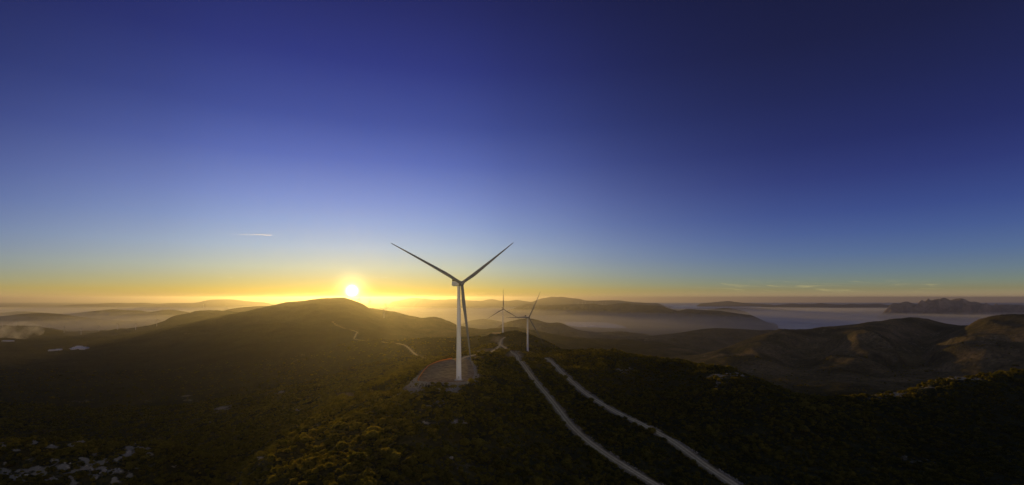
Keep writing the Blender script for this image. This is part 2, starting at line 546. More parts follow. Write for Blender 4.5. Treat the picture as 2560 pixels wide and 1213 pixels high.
def tps(px, u):
    q = np.stack([px.ravel() / CS[0], u.ravel() / CS[1]], 1)
    out = np.empty(len(q))
    for s in range(0, len(q), 20000):
        b = q[s:s + 20000]
        d2 = (b[:, :1] - TP[None, :, 0]) ** 2 + (b[:, 1:] - TP[None, :, 1]) ** 2
        out[s:s + 20000] = (0.5 * d2 * np.log(d2 + 1e-12)) @ TW + TA[0] + b @ TA[1:]
    return out.reshape(px.shape)


NC, NR = 1216, 1000
px0, px1, u0, u1 = -1400.0, 3960.0, math.log(48.0), math.log(9500.0)
gx = np.linspace(px0, px1, NC)
gu = np.linspace(u0, u1, NR)
cx_, cu_ = np.linspace(px0, px1, 406), np.linspace(u0, u1, 334)
CXg, CUg = np.meshgrid(cx_, cu_)
coarse = tps(CXg, CUg)


def bilin(grid, xs, ys, x, y):
    fx = np.clip((x - xs[0]) / (xs[-1] - xs[0]) * (len(xs) - 1), 0, len(xs) - 1.001)
    fy = np.clip((y - ys[0]) / (ys[-1] - ys[0]) * (len(ys) - 1), 0, len(ys) - 1.001)
    i, j = fx.astype(int), fy.astype(int)
    a, b = fx - i, fy - j
    return (grid[j, i] * (1 - a) + grid[j, i + 1] * a) * (1 - b) + (grid[j + 1, i] * (1 - a) + grid[j + 1, i + 1] * a) * b


GX, GU = np.meshgrid(gx, gu)
GD = np.exp(GU)
base = bilin(coarse, cx_, cu_, GX, GU)
WX = PX(GX, GD)
WY = GD


def smooth_z(px, D):
    return bilin(base, gx, gu, np.asarray(px, float), np.log(np.asarray(D, float)))


def hit(px, py, dmin=60.0, dmax=9000.0):
    """first ground point seen in a direction, on the smooth ground"""
    u = np.linspace(math.log(dmin), math.log(dmax), 1500)
    D = np.exp(u)
    z = smooth_z(np.full_like(u, px), D)
    k = np.nonzero(z >= PZ(py, D))[0]
    i = k[0] if len(k) else len(D) - 1
    return PX(px, D[i]), D[i], z[i]


# relief: octaves that fade in with distance so the near survey stays exact
relief = np.zeros_like(base)
for k, lam in enumerate((700., 350., 170., 80., 40., 20., 10., 5.)):
    n = gnoise(WX / lam + 3.1 * k, WY / lam + 7.7 * k, 40 + k)
    if lam > 100:
        n = 0.55 - 1.6 * np.abs(n)
    w = sstep(lam * 3.0, lam * 8.0, GD) * sstep(0.2, 0.5, lam / (GD * 0.0075))
    amp = 0.045 if lam < 100 else 0.036
    relief += n * lam * amp * w
relief *= sstep(-598, -480, base - ZC)
# spurs and ravines running down the right-hand hills
mask = sstep(1560, 1760, GX) * sstep(1650, 1950, GD) * sstep(3150, 2500, GD) * sstep(-300, -265, base - ZC)
wx_ = WX + 120 * gnoise(WX / 500, WY / 700, 95)
rav = (0.5 - 2.0 * np.abs(gnoise(wx_ / 330, WY / 1500, 96))) * 56 + (0.4 - 1.8 * np.abs(gnoise(wx_ / 120 + 4, WY / 520, 97))) * 19
terr = base + relief + rav * mask

# ---- tracks, pads
ROADS = [
 ('ridge track', 6.6, [(1262,843),(1253,850),(1250,860),(1262,870),(1280,882),(1292,890),(1302,905),(1318,927),(1340,955),(1365,985),(1395,1022),(1425,1062),(1460,1096),(1500,1126),(1545,1156),(1590,1184),(1640,1213),(1690,1243)]),
 ('lower track', 7.6, [(1364,895),(1382,908),(1402,930),(1430,955),(1465,984),(1500,1007),(1550,1036),(1600,1058),(1640,1080),(1680,1102),(1725,1135),(1770,1170),(1810,1195),(1842,1216),(1880,1243)]),
 ('valley track', 7.0, [(832,806),(842,815),(862,822),(880,826),(894,830),(888,840),(885,849),(905,851),(950,854),(985,858),(1012,863),(1024,872),(1036,884),(1052,893),(1075,897),(1100,901),(1118,902)]),
 ('pad track', 5.0, [(1251,858),(1242,872),(1238,878)]),
 ('turbine track', 5.0, [(1282,881),(1300,882),(1312,884)]),
]
road_world = []
for name, w, pts in ROADS:
    P = [hit(a, b) for a, b in pts]
    if name == 'pad track':
        P = [(PX(a, d), d, PZ(b, d)) for a, b, d in ((1251,857,1300),(1246,865,1120),(1238,874,950),(1225,881,800),(1205,885,700),(1180,889,640),(1150,896,580))]
    P = np.array([[float(v) for v in p] for p in P])
    seg = np.r_[0, np.cumsum(np.hypot(*np.diff(P[:, :2], axis=0).T))]
    n = int(max(12, min(220, seg[-1] / 6)))
    s = np.linspace(0, seg[-1], n)
    Q = np.stack([np.interp(s, seg, P[:, i]) for i in range(2)], 1)
    for _ in range(max(2, int(n * 0.04))):
        Q[1:-1] = (Q[:-2] + 2 * Q[1:-1] + Q[2:]) / 4
    zz = smooth_z(Q[:, 0] / Q[:, 1] * F + CX, Q[:, 1])
    for _ in range(6):
        zz[1:-1] = (zz[:-2] + 2 * zz[1:-1] + zz[2:]) / 4
    road_world.append((name, w, np.c_[Q, zz]))

rock_a = np.zeros_like(base)
soil_a = np.zeros_like(base)
road_near = np.full_like(base, 1e9)
for name, w, Q in road_world:
    for a, b in zip(Q[:-1], Q[1:]):
        lo, hi = min(a[1], b[1]) - 14, max(a[1], b[1]) + 14
        r0, r1 = np.searchsorted(gu, math.log(max(lo, 50))), np.searchsorted(gu, math.log(hi))
        xlo, xhi = min(a[0], b[0]) - 14, max(a[0], b[0]) + 14
        pl = min(xlo / lo, xlo / hi) * F + CX
        ph = max(xhi / lo, xhi / hi) * F + CX
        c0, c1 = np.searchsorted(gx, pl), np.searchsorted(gx, ph)
        if r1 <= r0 or c1 <= c0:
            continue
        sl = (slice(r0, r1), slice(c0, c1))
        ab = b[:2] - a[:2]
        t = np.clip(((WX[sl] - a[0]) * ab[0] + (WY[sl] - a[1]) * ab[1]) / (ab @ ab + 1e-9), 0, 1)
        dx, dy = WX[sl] - a[0] - ab[0] * t, WY[sl] - a[1] - ab[1] * t
        d = np.hypot(dx, dy)
        better = d < road_near[sl]
        zr = a[2] + (b[2] - a[2]) * t - 0.25
        wgt = 1 - sstep(w * 0.5 + 0.8, w * 0.5 + 7.0, d)
        new = (base + relief + rav * mask)[sl] * (1 - wgt) + zr * wgt
        terr[sl] = np.where(better, new, terr[sl])
        soil_a[sl] = np.maximum(soil_a[sl], 1 - sstep(w * 0.5 + 0.2, w * 0.5 + 2.4, d + 1.2 * gnoise(WX[sl] / 3, WY[sl] / 3, 5)))
        road_near[sl] = np.minimum(road_near[sl], d)


def in_poly(poly, X, Y):
    c = np.zeros(X.shape, bool)
    n = len(poly)
    for i in range(n):
        x1, y1 = poly[i]
        x2, y2 = poly[(i + 1) % n]
        cond = ((y1 > Y) != (y2 > Y)) & (X < (x2 - x1) * (Y - y1) / (y2 - y1 + 1e-9) + x1)
        c ^= cond
    return c


def poly_dist(poly, X, Y):
    d = np.full(X.shape, 1e9)
    n = len(poly)
    for i in range(n):
        a, b = np.array(poly[i]), np.array(poly[(i + 1) % n])
        ab = b - a
        t = np.clip(((X - a[0]) * ab[0] + (Y - a[1]) * ab[1]) / (ab @ ab + 1e-9), 0, 1)
        d = np.minimum(d, np.hypot(X - a[0] - ab[0] * t, Y - a[1] - ab[1] * t))
    return np.where(in_poly(poly, X, Y), -d, d)


def flat_pt(px, py, z):                      # a point of a level surface z (relative to the camera)
    D = -z * F / (py - YH)
    return (PX(px, D), D)


PAD1 = [flat_pt(a, b, -70) for a, b in [(1041,951),(1048,938),(1058,925),(1072,913),(1090,905),(1108,901),(1128,897),(1152,894),(1166,896),(1178,904),(1184,918),(1186,935),(1178,952),(1147,956),(1100,955),(1060,954)]]
PADS = [('pad', PAD1, -70.2, 9.0),
        ('pad', [(PX(1240,1640),1640),(PX(1268,1640),1640),(PX(1268,1730),1730),(PX(1232,1730),1730),(PX(1228,1690),1690)], -116.3, 14.0),
        ('pad', [(PX(1300,1130),1130),(PX(1328,1130),1130),(PX(1332,1190),1190),(PX(1312,1200),1200),(PX(1297,1180),1180)], -127.0, 12.0)]
pad_d = np.full_like(base, 1e9)
rowm = slice(0, np.searchsorted(gu, math.log(1800)))
for _, poly, z, fall in PADS:
    d = poly_dist(poly, WX[rowm], WY[rowm])
    w = 1 - sstep(0.5, fall, d)
    terr[rowm] = terr[rowm] * (1 - w) + (ZC + z - 0.25) * w
    soil_a[rowm] = np.maximum(soil_a[rowm], 1 - sstep(0.3, 2.6, d + 2.0 * gnoise(WX[rowm] / 5, WY[rowm] / 5, 8)))
    pad_d[rowm] = np.minimum(pad_d[rowm], d)

# rock: broad noise plus the outcrops
PY = YH + (ZC - terr) / GD * F
rock_a += sstep(0.15, 0.75, fbm(WX, WY, 160.0, 5, 70, 0.65)) * 0.35
BLOBS = [(120,1165,230,52,.42),(330,1150,90,45,.42),(440,1140,30,16,.8),(425,1185,40,14,.8),(1160,1155,50,28,.8),(1090,1050,60,60,.4),(1020,968,22,18,1.0),(1160,958,40,8,1.0),(1130,970,30,12,.9),
         (1190,940,9,16,1.2),(1245,898,8,4,.5),(1330,1000,0,0,0),(2180,993,30,7,1.2),(2240,986,36,7,1.3),(2310,967,40,7,1.1),(2400,948,50,6,.8),(1560,925,30,14,.8),(1700,905,60,8,.6),(1850,935,60,9,.7),
         (1760,893,26,10,.7),(2430,872,120,2.5,.8),(2420,845,130,26,.45),(2130,893,110,2.5,.7),(2140,865,110,24,.35),(2230,860,60,30,.35),(2000,870,50,30,.3),(2360,870,60,4,.4),
         (560,835,60,3,.6),(620,930,90,40,.3),(700,910,60,30,.3),(860,990,40,6,.7),(860,1050,30,12,.8),(1100,905,20,5,.6),(560,1020,60,30,.4),(2540,1010,30,20,.6)]
rb = random.Random(77)
for k in range(95):
    BLOBS.append((rb.uniform(0, 480), 1104 + 106 * rb.random(), rb.uniform(4, 15), rb.uniform(2, 5.5), rb.uniform(.8, 1.5)))
for k in range(26):
    BLOBS.append((rb.uniform(520, 1180), rb.uniform(960, 1200), rb.uniform(5, 14), rb.uniform(2, 5), rb.uniform(.5, 1.1)))
for k in range(60):
    BLOBS.append((rb.uniform(1900, 2560), rb.uniform(830, 905), rb.uniform(6, 26), rb.uniform(1.0, 2.4), rb.uniform(.2, .55)))
for k in range(40):
    BLOBS.append((rb.uniform(400, 900), rb.uniform(830, 1050), rb.uniform(5, 20), rb.uniform(1.0, 3), rb.uniform(.4, .9)))
for a, b, rx, ry, amt in BLOBS:
    if rx:
        rock_a += amt * np.exp(-((GX - a) / rx) ** 2 - ((PY - b - (5 * np.sin(GX / 31.0) if ry < 3 else 0)) / ry) ** 2)
for a, b, rx, ry, amt in ((1200,880,24,3.5,1.1),(1222,874,18,3,1.0),(1284,883,12,5,1.2),(1276,889,18,6,.8),(1300,889,10,8,.8),(1245,846,16,7,1.0),(1240,852,10,6,.7),(1180,893,30,4,.9),(1256,866,8,8,.6),(1152,896,14,3,1.0),(865,986,26,4,1.1)):
    soil_a += amt * np.exp(-((GX - a) / rx) ** 2 - ((PY - b) / ry) ** 2) * (0.8 + 0.5 * gnoise(WX / 9, WY / 9, 15))
soil_a = np.clip(soil_a, 0, 1.2)
rock_a *= np.clip(0.75 + 0.9 * fbm(WX, WY, 60.0, 3, 111), 0, 1.6)
rock_a *= (1 - np.clip(soil_a, 0, 1) * 0.6)
V = np.stack([WX, WY, terr], -1).reshape(-1, 3)
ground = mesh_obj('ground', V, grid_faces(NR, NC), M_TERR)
tag(ground, kind='structure')
rock_a += 0.22 * sstep(1700, 1850, GX) * sstep(1600, 1900, GD) * (0.6 + fbm(WX, WY, 220.0, 3, 130))
rock_a = np.where(GD > 1500, np.minimum(rock_a, 0.36 + 0.10 * gnoise(WX / 90, WY / 90, 131)), rock_a)
bare_lit_a = sstep(1560, 1760, GX) * sstep(1300, 1800, GD) * (0.75 + 0.6 * fbm(WX, WY, 300.0, 4, 120)) + 0.5 * sstep(2600, 3600, GD) * sstep(1560, 1200, GX) * sstep(900, 1200, GX)  # sparse scrub plus painted-in light on the right and middle hills
for nm, arr in (('rock', rock_a), ('soil', soil_a), ('bare_lit', np.clip(bare_lit_a, 0, 1.3))):
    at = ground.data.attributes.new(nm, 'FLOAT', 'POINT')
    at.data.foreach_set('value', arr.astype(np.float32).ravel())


def ground_z(px, D):
    return bilin(terr, gx, gu, np.asarray(px, float), np.log(np.asarray(D, float)))


def gz_xy(x, y):
    return float(ground_z(x / y * F + CX, y))


# road ribbons
for name, w, Q in road_world:
    T = np.gradient(Q[:, :2], axis=0)
    T /= np.linalg.norm(T, axis=1)[:, None]
    N = np.stack([T[:, 1], -T[:, 0]], 1)
    wob = 1 + 0.12 * gnoise(np.arange(len(Q)) * 0.21, np.zeros(len(Q)) + 3.3, 9)
    ks = np.linspace(-0.5, 0.5, 9)
    prof = np.array([-0.30, 0.02, 0.0, 0.07, 0.12, 0.07, 0.0, 0.02, -0.30])
    vv, ac = [], []
    for i in range(len(Q)):
        for k, pz in zip(ks, prof):
            p = Q[i, :2] + N[i] * k * w * wob[i]
            vv.append((p[0], p[1], Q[i, 2] + pz))
            ac.append(k + 0.5)
    o = mesh_obj('dirt_road', vv, grid_faces(len(Q), 9), M_ROAD)
    tag(o, kind='structure')
    at = o.data.attributes.new('across', 'FLOAT', 'POINT')
    at.data.foreach_set('value', np.array(ac, np.float32))

# gravel pads: thin slabs a little proud of the ground, with a shallow edge
for _, poly, z, fall in PADS:
    c = np.mean(poly, axis=0)
    ring = []
    for i in range(len(poly)):
        a, b = np.array(poly[i]), np.array(poly[(i + 1) % len(poly)])
        for t in np.linspace(0, 1, 7)[:-1]:
            p = a + (b - a) * t
            r = p + (p - c) / np.linalg.norm(p - c) * 1.0 * float(gnoise(np.array([p[0] / 4]), np.array([p[1] / 4]), 3)[0])
            ring.append(r)
    n = len(ring)
    vv, ff = [], []
    lv = [(1.03, -1.6), (1.0, 0.0), (0.75, 0.03), (0.5, 0.0), (0.25, 0.04)]
    for s, dz in lv:
        for r in ring:
            q = c + (r - c) * s
            vv.append((q[0], q[1], ZC + z + dz + (0.08 * float(gnoise(np.array([q[0] / 9]), np.array([q[1] / 9]), 4)[0]) if s < 1 else 0)))
    vv.append((c[0], c[1], ZC + z))
    for l in range(len(lv) - 1):
        for i in range(n):
            j = (i + 1) % n
            ff.append((l * n + i, l * n + j, (l + 1) * n + j, (l + 1) * n + i))
    for i in range(n):
        ff.append(((len(lv) - 1) * n + i, (len(lv) - 1) * n + (i + 1) % n, len(vv) - 1))
    o = mesh_obj('gravel_pad', vv, ff, M_GRAVEL)
    tag(o, kind='structure')

# ------------------------------------------------------------------ far land and water


def hills(name, pts, foot, wf, wb, mat, nsteps=260, cross=70, rough=0.10, seed=0, jag=0.0, label=None):
    pts = np.array(pts, float)
    px = np.linspace(pts[0, 0], pts[-1, 0], nsteps)
    # smooth interpolation of the crest
    py = np.interp(px, pts[:, 0], pts[:, 1])
    Dc = np.interp(px, pts[:, 0], pts[:, 2])
    ksz = max(1, int(nsteps / len(pts) / 3))
    ker = np.ones(2 * ksz + 1) / (2 * ksz + 1)
    py = np.convolve(np.pad(py, ksz, 'edge'), ker, 'valid')
    Dc = np.convolve(np.pad(Dc, ksz, 'edge'), ker, 'valid')
    zc = PZ(py, Dc)
    t = np.linspace(-1, 1, cross)
    T = t[:, None] * np.ones(nsteps)
    W = np.where(T < 0, wf, wb)
    # spurs: the width of the foot varies along the ridge
    xs = PX(px, Dc)
    spur = 1 + 0.35 * fbm(xs, Dc * 0 + seed * 13.0, wf * 0.9, 3, seed)
    D = Dc[None] + T * W * spur[None]
    X = (px[None] - CX) / F * Dc[None] * (D / Dc[None])
    z0 = ZC + foot
    pr = (1 - np.abs(T)) ** 1.25
    pr = pr * 0.6 + 0.4 * (0.5 + 0.5 * np.cos(np.pi * T))
    h = np.maximum(zc[None] - z0, 0) * pr * sstep(0, .06, np.linspace(0, 1, nsteps))[None] * sstep(1, .94, np.linspace(0, 1, nsteps))[None]
    rel = 1 - 2.2 * np.abs(gnoise(X / (wf * 0.42), D / (wf * 0.42), seed + 3)) + 0.8 * (0.5 - 1.4 * np.abs(gnoise(X / (wf * 0.17), D / (wf * 0.17), seed + 4))) + 0.35 * gnoise(X / (wf * .06), D / (wf * .06), seed + 5)
    h = h * (1 + rough * 2.2 * (rel - 1.0) * sstep(0.02, 0.30, np.abs(T)))
    h = h + jag * np.maximum(zc[None] - z0, 0) * gnoise(X / (wf * 0.10), D / (wf * .10), seed + 9) * (1 - sstep(0, .5, np.abs(T)))
    Z = z0 + h
    edge = (1 - np.abs(T)) < 1e-6
    Z = np.where(edge, z0 - 6, Z)
    o = mesh_obj(name, np.stack([X, D, Z], -1).reshape(-1, 3), grid_faces(cross, nsteps), mat)
    tag(o, kind='structure')
    rk = 0.5 * sstep(0.1, 0.7, fbm(X, D, wf * 0.5, 3, seed + 20))
    at = o.data.attributes.new('rock', 'FLOAT', 'POINT')
    at.data.foreach_set('value', rk.astype(np.float32).ravel())
    return o


# hills of the middle distance
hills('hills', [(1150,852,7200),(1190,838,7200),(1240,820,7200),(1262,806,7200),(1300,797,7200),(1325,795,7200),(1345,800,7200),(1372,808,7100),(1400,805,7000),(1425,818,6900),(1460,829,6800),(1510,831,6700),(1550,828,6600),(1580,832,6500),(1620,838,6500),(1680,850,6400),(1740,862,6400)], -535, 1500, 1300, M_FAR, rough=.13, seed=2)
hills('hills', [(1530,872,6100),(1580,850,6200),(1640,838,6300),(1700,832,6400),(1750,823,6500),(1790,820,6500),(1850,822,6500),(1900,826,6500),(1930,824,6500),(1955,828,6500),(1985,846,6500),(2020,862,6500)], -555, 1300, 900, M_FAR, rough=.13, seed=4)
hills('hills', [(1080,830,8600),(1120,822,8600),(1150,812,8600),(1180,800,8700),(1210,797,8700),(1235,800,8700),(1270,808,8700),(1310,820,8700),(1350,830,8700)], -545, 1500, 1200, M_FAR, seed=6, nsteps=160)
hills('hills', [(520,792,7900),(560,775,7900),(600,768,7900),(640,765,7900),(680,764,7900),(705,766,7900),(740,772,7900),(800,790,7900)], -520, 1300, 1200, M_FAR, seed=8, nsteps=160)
# peninsula across the bay
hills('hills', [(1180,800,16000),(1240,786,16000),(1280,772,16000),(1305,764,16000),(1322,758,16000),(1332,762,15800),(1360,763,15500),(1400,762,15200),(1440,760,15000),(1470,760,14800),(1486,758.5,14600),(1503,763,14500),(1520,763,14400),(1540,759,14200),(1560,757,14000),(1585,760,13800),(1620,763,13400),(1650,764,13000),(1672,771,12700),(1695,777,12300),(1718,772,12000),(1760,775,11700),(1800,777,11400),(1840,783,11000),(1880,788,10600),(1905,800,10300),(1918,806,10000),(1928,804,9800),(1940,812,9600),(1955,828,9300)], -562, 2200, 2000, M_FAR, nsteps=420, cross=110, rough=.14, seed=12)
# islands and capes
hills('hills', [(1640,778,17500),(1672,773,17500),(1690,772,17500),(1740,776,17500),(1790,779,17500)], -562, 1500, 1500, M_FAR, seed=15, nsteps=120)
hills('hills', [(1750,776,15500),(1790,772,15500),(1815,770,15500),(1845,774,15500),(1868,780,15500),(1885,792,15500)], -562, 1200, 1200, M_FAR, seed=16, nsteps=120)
hills('hills', [(1700,772,24000),(1800,769.5,24000),(1880,769,24000),(1950,772,23000),(1990,776,22000),(2026,783,21000)], -563, 2200, 2200, M_DIM, seed=17, nsteps=160)
hills('hills', [(1900,766,32000),(1960,761,32000),(1980,758.5,32000),(2000,761,32000),(2040,760,32000),(2052,757,32000),(2066,760,32000),(2110,762,32000),(2130,759,32000),(2150,761,32000),(2180,760,32000),(2195,758.5,32000),(2220,763,32000),(2300,768,32000)], -563, 3000, 3000, M_DIM, seed=18, nsteps=240)
# bare sunlit mountain on the far coast
hills('mountain', [(2190,775,15600),(2215,768,15600),(2240,760,15600),(2262,758.5,15600),(2280,762,15600),(2292,764,15440),(2305,757,15360),(2318,751,15200),(2330,750,15200),(2345,751,15200),(2360,752,15200),(2372,750.5,15200),(2386,752,15200),(2398,749.5,15200),(2412,752,15200),(2424,756,15200),(2436,753.5,15200),(2450,759,15200),(2470,763,15200),(2490,765,15200),(2510,763,15040),(2530,766,14800),(2560,765,14800),(2700,760,14400),(2900,766,14000)], -563, 3200, 2500, M_BARE, nsteps=620, cross=170, rough=.6, seed=22, jag=.22)
# ranges beyond the lowland
hills('hills', [(960,758,30000),(985,754,30000),(1005,750.5,30000),(1020,746,30000),(1040,744,30000),(1055,746,30000),(1075,751,30000),(1110,754,30000),(1160,757,30000),(1260,758,30000),(1340,762,30000)], -560, 4000, 4000, M_DIM, seed=30, nsteps=240)
hills('hills', [(1020,752,28500),(1058,745.5,28500),(1080,749,28500),(1120,748.5,28500),(1140,747,28500),(1170,751,28500),(1205,752,28500),(1222,748,28500),(1236,748,28500),(1248,752,28500),(1275,752,28500),(1293,749,28500),(1305,752,28500),(1330,755,28500),(1352,746,28000),(1366,744.5,28000),(1378,741.5,28000),(1392,742.5,28000),(1408,742,28000),(1425,745,28000),(1448,747,28000),(1465,751.5,28000),(1490,752,28000),(1512,751,28000),(1530,750.5,28000),(1550,751,28000),(1575,755,28000),(1610,757,28000),(1680,759,28000)], -560, 4500, 4500, M_DIM, nsteps=420, seed=32, jag=.01)
hills('hills', [(1500,760,27000),(1530,756,27000),(1560,752.5,27000),(1580,755,27000),(1600,756,27000),(1650,760,27000)], -560, 3000, 3000, M_DIM, seed=33, nsteps=120)
hills('hills', [(1740,760,36000),(1775,756.5,36000),(1800,754,36000),(1822,752,36000),(1838,755,36000),(1870,758,36000),(1940,762,36000)], -563, 3000, 3000, M_DIM, seed=34, nsteps=120)
# left: far range, then low hazy hills
hills('hills', [(-500,770,25000),(-100,767,25000),(0,766,25000),(60,767,25000),(110,768,25000),(150,765,25000),(190,761,25000),(240,759.5,25000),(290,757,25000),(330,758.5,25000),(355,756,25000),(390,760,25000),(430,757,25000),(470,758,25000),(495,757,25000),(512,751,25000),(530,748,25000),(552,749,25000),(575,747.5,25000),(600,751,25000),(640,755,25000),(690,757,25000),(730,762,25000)], -555, 3500, 3500, M_DIM, nsteps=400, seed=36, jag=.008)
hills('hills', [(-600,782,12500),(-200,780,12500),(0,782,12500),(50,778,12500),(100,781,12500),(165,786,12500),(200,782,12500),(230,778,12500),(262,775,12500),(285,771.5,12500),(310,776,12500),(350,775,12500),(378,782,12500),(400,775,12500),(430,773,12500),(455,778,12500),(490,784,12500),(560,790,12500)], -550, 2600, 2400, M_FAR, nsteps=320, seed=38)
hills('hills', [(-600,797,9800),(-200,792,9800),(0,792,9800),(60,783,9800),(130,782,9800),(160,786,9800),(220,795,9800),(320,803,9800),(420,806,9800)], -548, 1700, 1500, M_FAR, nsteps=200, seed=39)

# lowland sheet: wide plain beyond the near hills, its shore on the right
lx = np.linspace(-2200, 2100, 720)
lu = np.linspace(math.log(6500), math.log(58000), 200)
LX, LU = np.meshgrid(lx, lu)
LD = np.exp(LU)
lX = PX(LX, LD)
shore = np.interp(LD, [6500, 9000, 11000, 13000, 15000, 18000, 24000, 60000], [2000, 1950, 1850, 1750, 1650, 1500, 1480, 1480]) + 25 * fbm(lX, LD, 1300, 3, 50)
lz = ZC - 566 + 20 * sstep(30, -30, LX - shore) + 14 * np.maximum(fbm(lX, LD, 1800, 4, 53), 0) * sstep(0, -100, LX - shore)
bx, bd = (LX - 1492) / 78, (LD - 10300 - 14 * (1492 - LX)) / (1500 + 250 * gnoise(lX / 900, LD / 900, 51))
lz -= 34 * sstep(1.15, 0.85, np.sqrt(bx ** 2 + bd ** 2))
# a small inland pond catches the sky
pond = np.exp(-((LX - 1104) / 16) ** 2 - ((LU - math.log(13000)) / 0.022) ** 2)
lz -= 30 * pond
plain = mesh_obj('lowland', np.stack([lX, LD, lz], -1).reshape(-1, 3), grid_faces(200, 720), M_PLAIN)
tag(plain, kind='structure')

s_r = 60000
sea = mesh_obj('sea', [(-s_r, -800, 0), (s_r, -800, 0), (s_r, s_r, 0), (-s_r, s_r, 0)], [(0, 1, 2, 3)], M_WATER, smooth=False)
tag(sea, kind='structure')

# ------------------------------------------------------------------ haze
hz = volume_mat('haze_air', 2.5e-5, (.46, .455, .52), 0.80)
hb = [(-62000, -1500, -110), (62000, -1500, -110), (62000, 61000, -110), (-62000, 61000, -110), (-62000, -1500, ZC + 92), (62000, -1500, ZC + 92), (62000, 61000, ZC + 92), (-62000, 61000, ZC + 92)]
haze = mesh_obj('haze', hb, [(0, 3, 2, 1), (4, 5, 6, 7), (0, 1, 5, 4), (1, 2, 6, 5), (2, 3, 7, 6), (3, 0, 4, 7)], hz, smooth=False)
tag(haze, label='thin golden haze over the hills and the sea', cat='haze', kind='stuff')


# valley mist: a low bank with an uneven top over the far lowland and the bays
mx_ = np.linspace(-30000, 26000, 90)
my_ = np.linspace(4900, 24500, 66)
MX, MY = np.meshgrid(mx_, my_)
edge_ = sstep(0, .10, (MX - mx_[0]) / (mx_[-1] - mx_[0])) * sstep(1, .9, (MX - mx_[0]) / (mx_[-1] - mx_[0])) * sstep(0, .10, (MY - my_[0]) / (my_[-1] - my_[0])) * sstep(1, .75, (MY - my_[0]) / (my_[-1] - my_[0]))
top_ = -60 + (ZC - 335 + 60 - 30 * sstep(.25, .55, MX / MY)) * edge_ + 45 * fbm(MX, MY, 4200, 4, 81) * edge_
top_ = np.where(edge_ <= 1e-6, -60, top_)
bot_ = np.full_like(top_, -62.0)
n_ = MX.size
vm = np.concatenate([np.stack([MX, MY, top_], -1).reshape(-1, 3), np.stack([MX, MY, bot_], -1).reshape(-1, 3)])
gf = grid_faces(66, 90)
ii_ = np.arange(n_).reshape(66, 90)
loop_ = np.concatenate([ii_[0, :-1], ii_[:-1, -1], ii_[-1, :0:-1], ii_[:0:-1, 0]])
nx_ = np.roll(loop_, -1)
side_ = np.stack([loop_, loop_ + n_, nx_ + n_, nx_], 1)
mist = mesh_obj('mist', vm, np.concatenate([gf, gf[:, ::-1] + n_, side_]), volume_mat('valley_mist', 1.9e-4, (.98, .97, .97), 0.38), smooth=False)
tag(mist, label='pale mist lying in the far valleys and over the bays', cat='mist', kind='stuff')


# ------------------------------------------------------------------ small mesh builder
class MB:
    def __init__(s):
        s.v, s.f = [], []

    def add(s, v, f):
        n = len(s.v)
        s.v += [tuple(map(float, p)) for p in v]
        s.f += [tuple(i + n for i in q) for q in f]
        return s

    def box(s, c, d, rot=None):
        v = []
        for x in (-.5, .5):
            for y in (-.5, .5):
                for z in (-.5, .5):
                    p = Vector((x * d[0], y * d[1], z * d[2]))
                    if rot is not None:
                        p = rot @ p
                    v.append(p + Vector(c))
        return s.add(v, [(0, 1, 3, 2), (4, 6, 7, 5), (0, 4, 5, 1), (2, 3, 7, 6), (0, 2, 6, 4), (1, 5, 7, 3)])

    def loft(s, rings, cap=True):
        n = len(rings[0])
        v = [p for r in rings for p in r]
        f = []
        for k in range(len(rings) - 1):
            for i in range(n):
                j = (i + 1) % n
                f.append((k * n + i, k * n + j, (k + 1) * n + j, (k + 1) * n + i))
        if cap:
            f.append(tuple(reversed(range(n))))
            f.append(tuple(range((len(rings) - 1) * n, len(rings) * n)))
        return s.add(v, f)

    def tube(s, p, q, r, n=6):
        p, q = Vector(p), Vector(q)
        d = (q - p).normalized()
        a = d.orthogonal().normalized()
        b = d.cross(a)
        return s.loft([[c + a * r * math.cos(2 * math.pi * i / n) + b * r * math.sin(2 * math.pi * i / n) for i in range(n)] for c in (p, q)])

    def build(s, name, mat, parent=None, smooth=False):
        o = mesh_obj(name, s.v, s.f, mat, parent, smooth)
        return o


def ring(r, z, n=40, cx=0, cy=0):
    return [(cx + r * math.cos(2 * math.pi * i / n), cy + r * math.sin(2 * math.pi * i / n), z) for i in range(n)]


# ------------------------------------------------------------------ wind turbines
HUB_H, OVER, TILT = 82.2, 4.8, R(6)


def blade_mesh():
    L = 68.5
    st = [(0.0, 2.5, 1.0, 0), (0.03, 2.5, 1.0, 0), (0.07, 2.7, .86, 6), (0.12, 2.95, .62, 12), (0.18, 3.2, .42, 13), (0.24, 3.15, .34, 11), (0.35, 2.7, .28, 8), (0.5, 2.15, .24, 5), (0.65, 1.65, .22, 3), (0.8, 1.2, .2, 1), (0.92, .8, .19, 0), (0.98, .6, .18, 0), (1.0, .15, .2, 0)]
    rings = []
    n = 18
    for s, c, th, tw in st:
        z = 1.2 + s * L
        tw = R(tw)
        rr = []
        blend = min(1, max(0, (s - .03) / .15))
        for i in range(n):
            a = 2 * math.pi * i / n
            cxp, cyp = math.cos(a) * c / 2, math.sin(a) * c / 2 * th
            taper = 1 - 0.55 * blend * (0.5 - 0.5 * math.cos(a))      # sharper trailing edge
            x = cxp * 1.0 + blend * c * 0.16 * -1
            y = cyp * (taper if math.cos(a) < 0 else 1)
            X = x * math.cos(tw) - y * math.sin(tw)
            Y = x * math.sin(tw) + y * math.cos(tw)
            rr.append((X, Y - 2.2 * s * s, z))
        rings.append(rr)
    return MB().loft(rings)


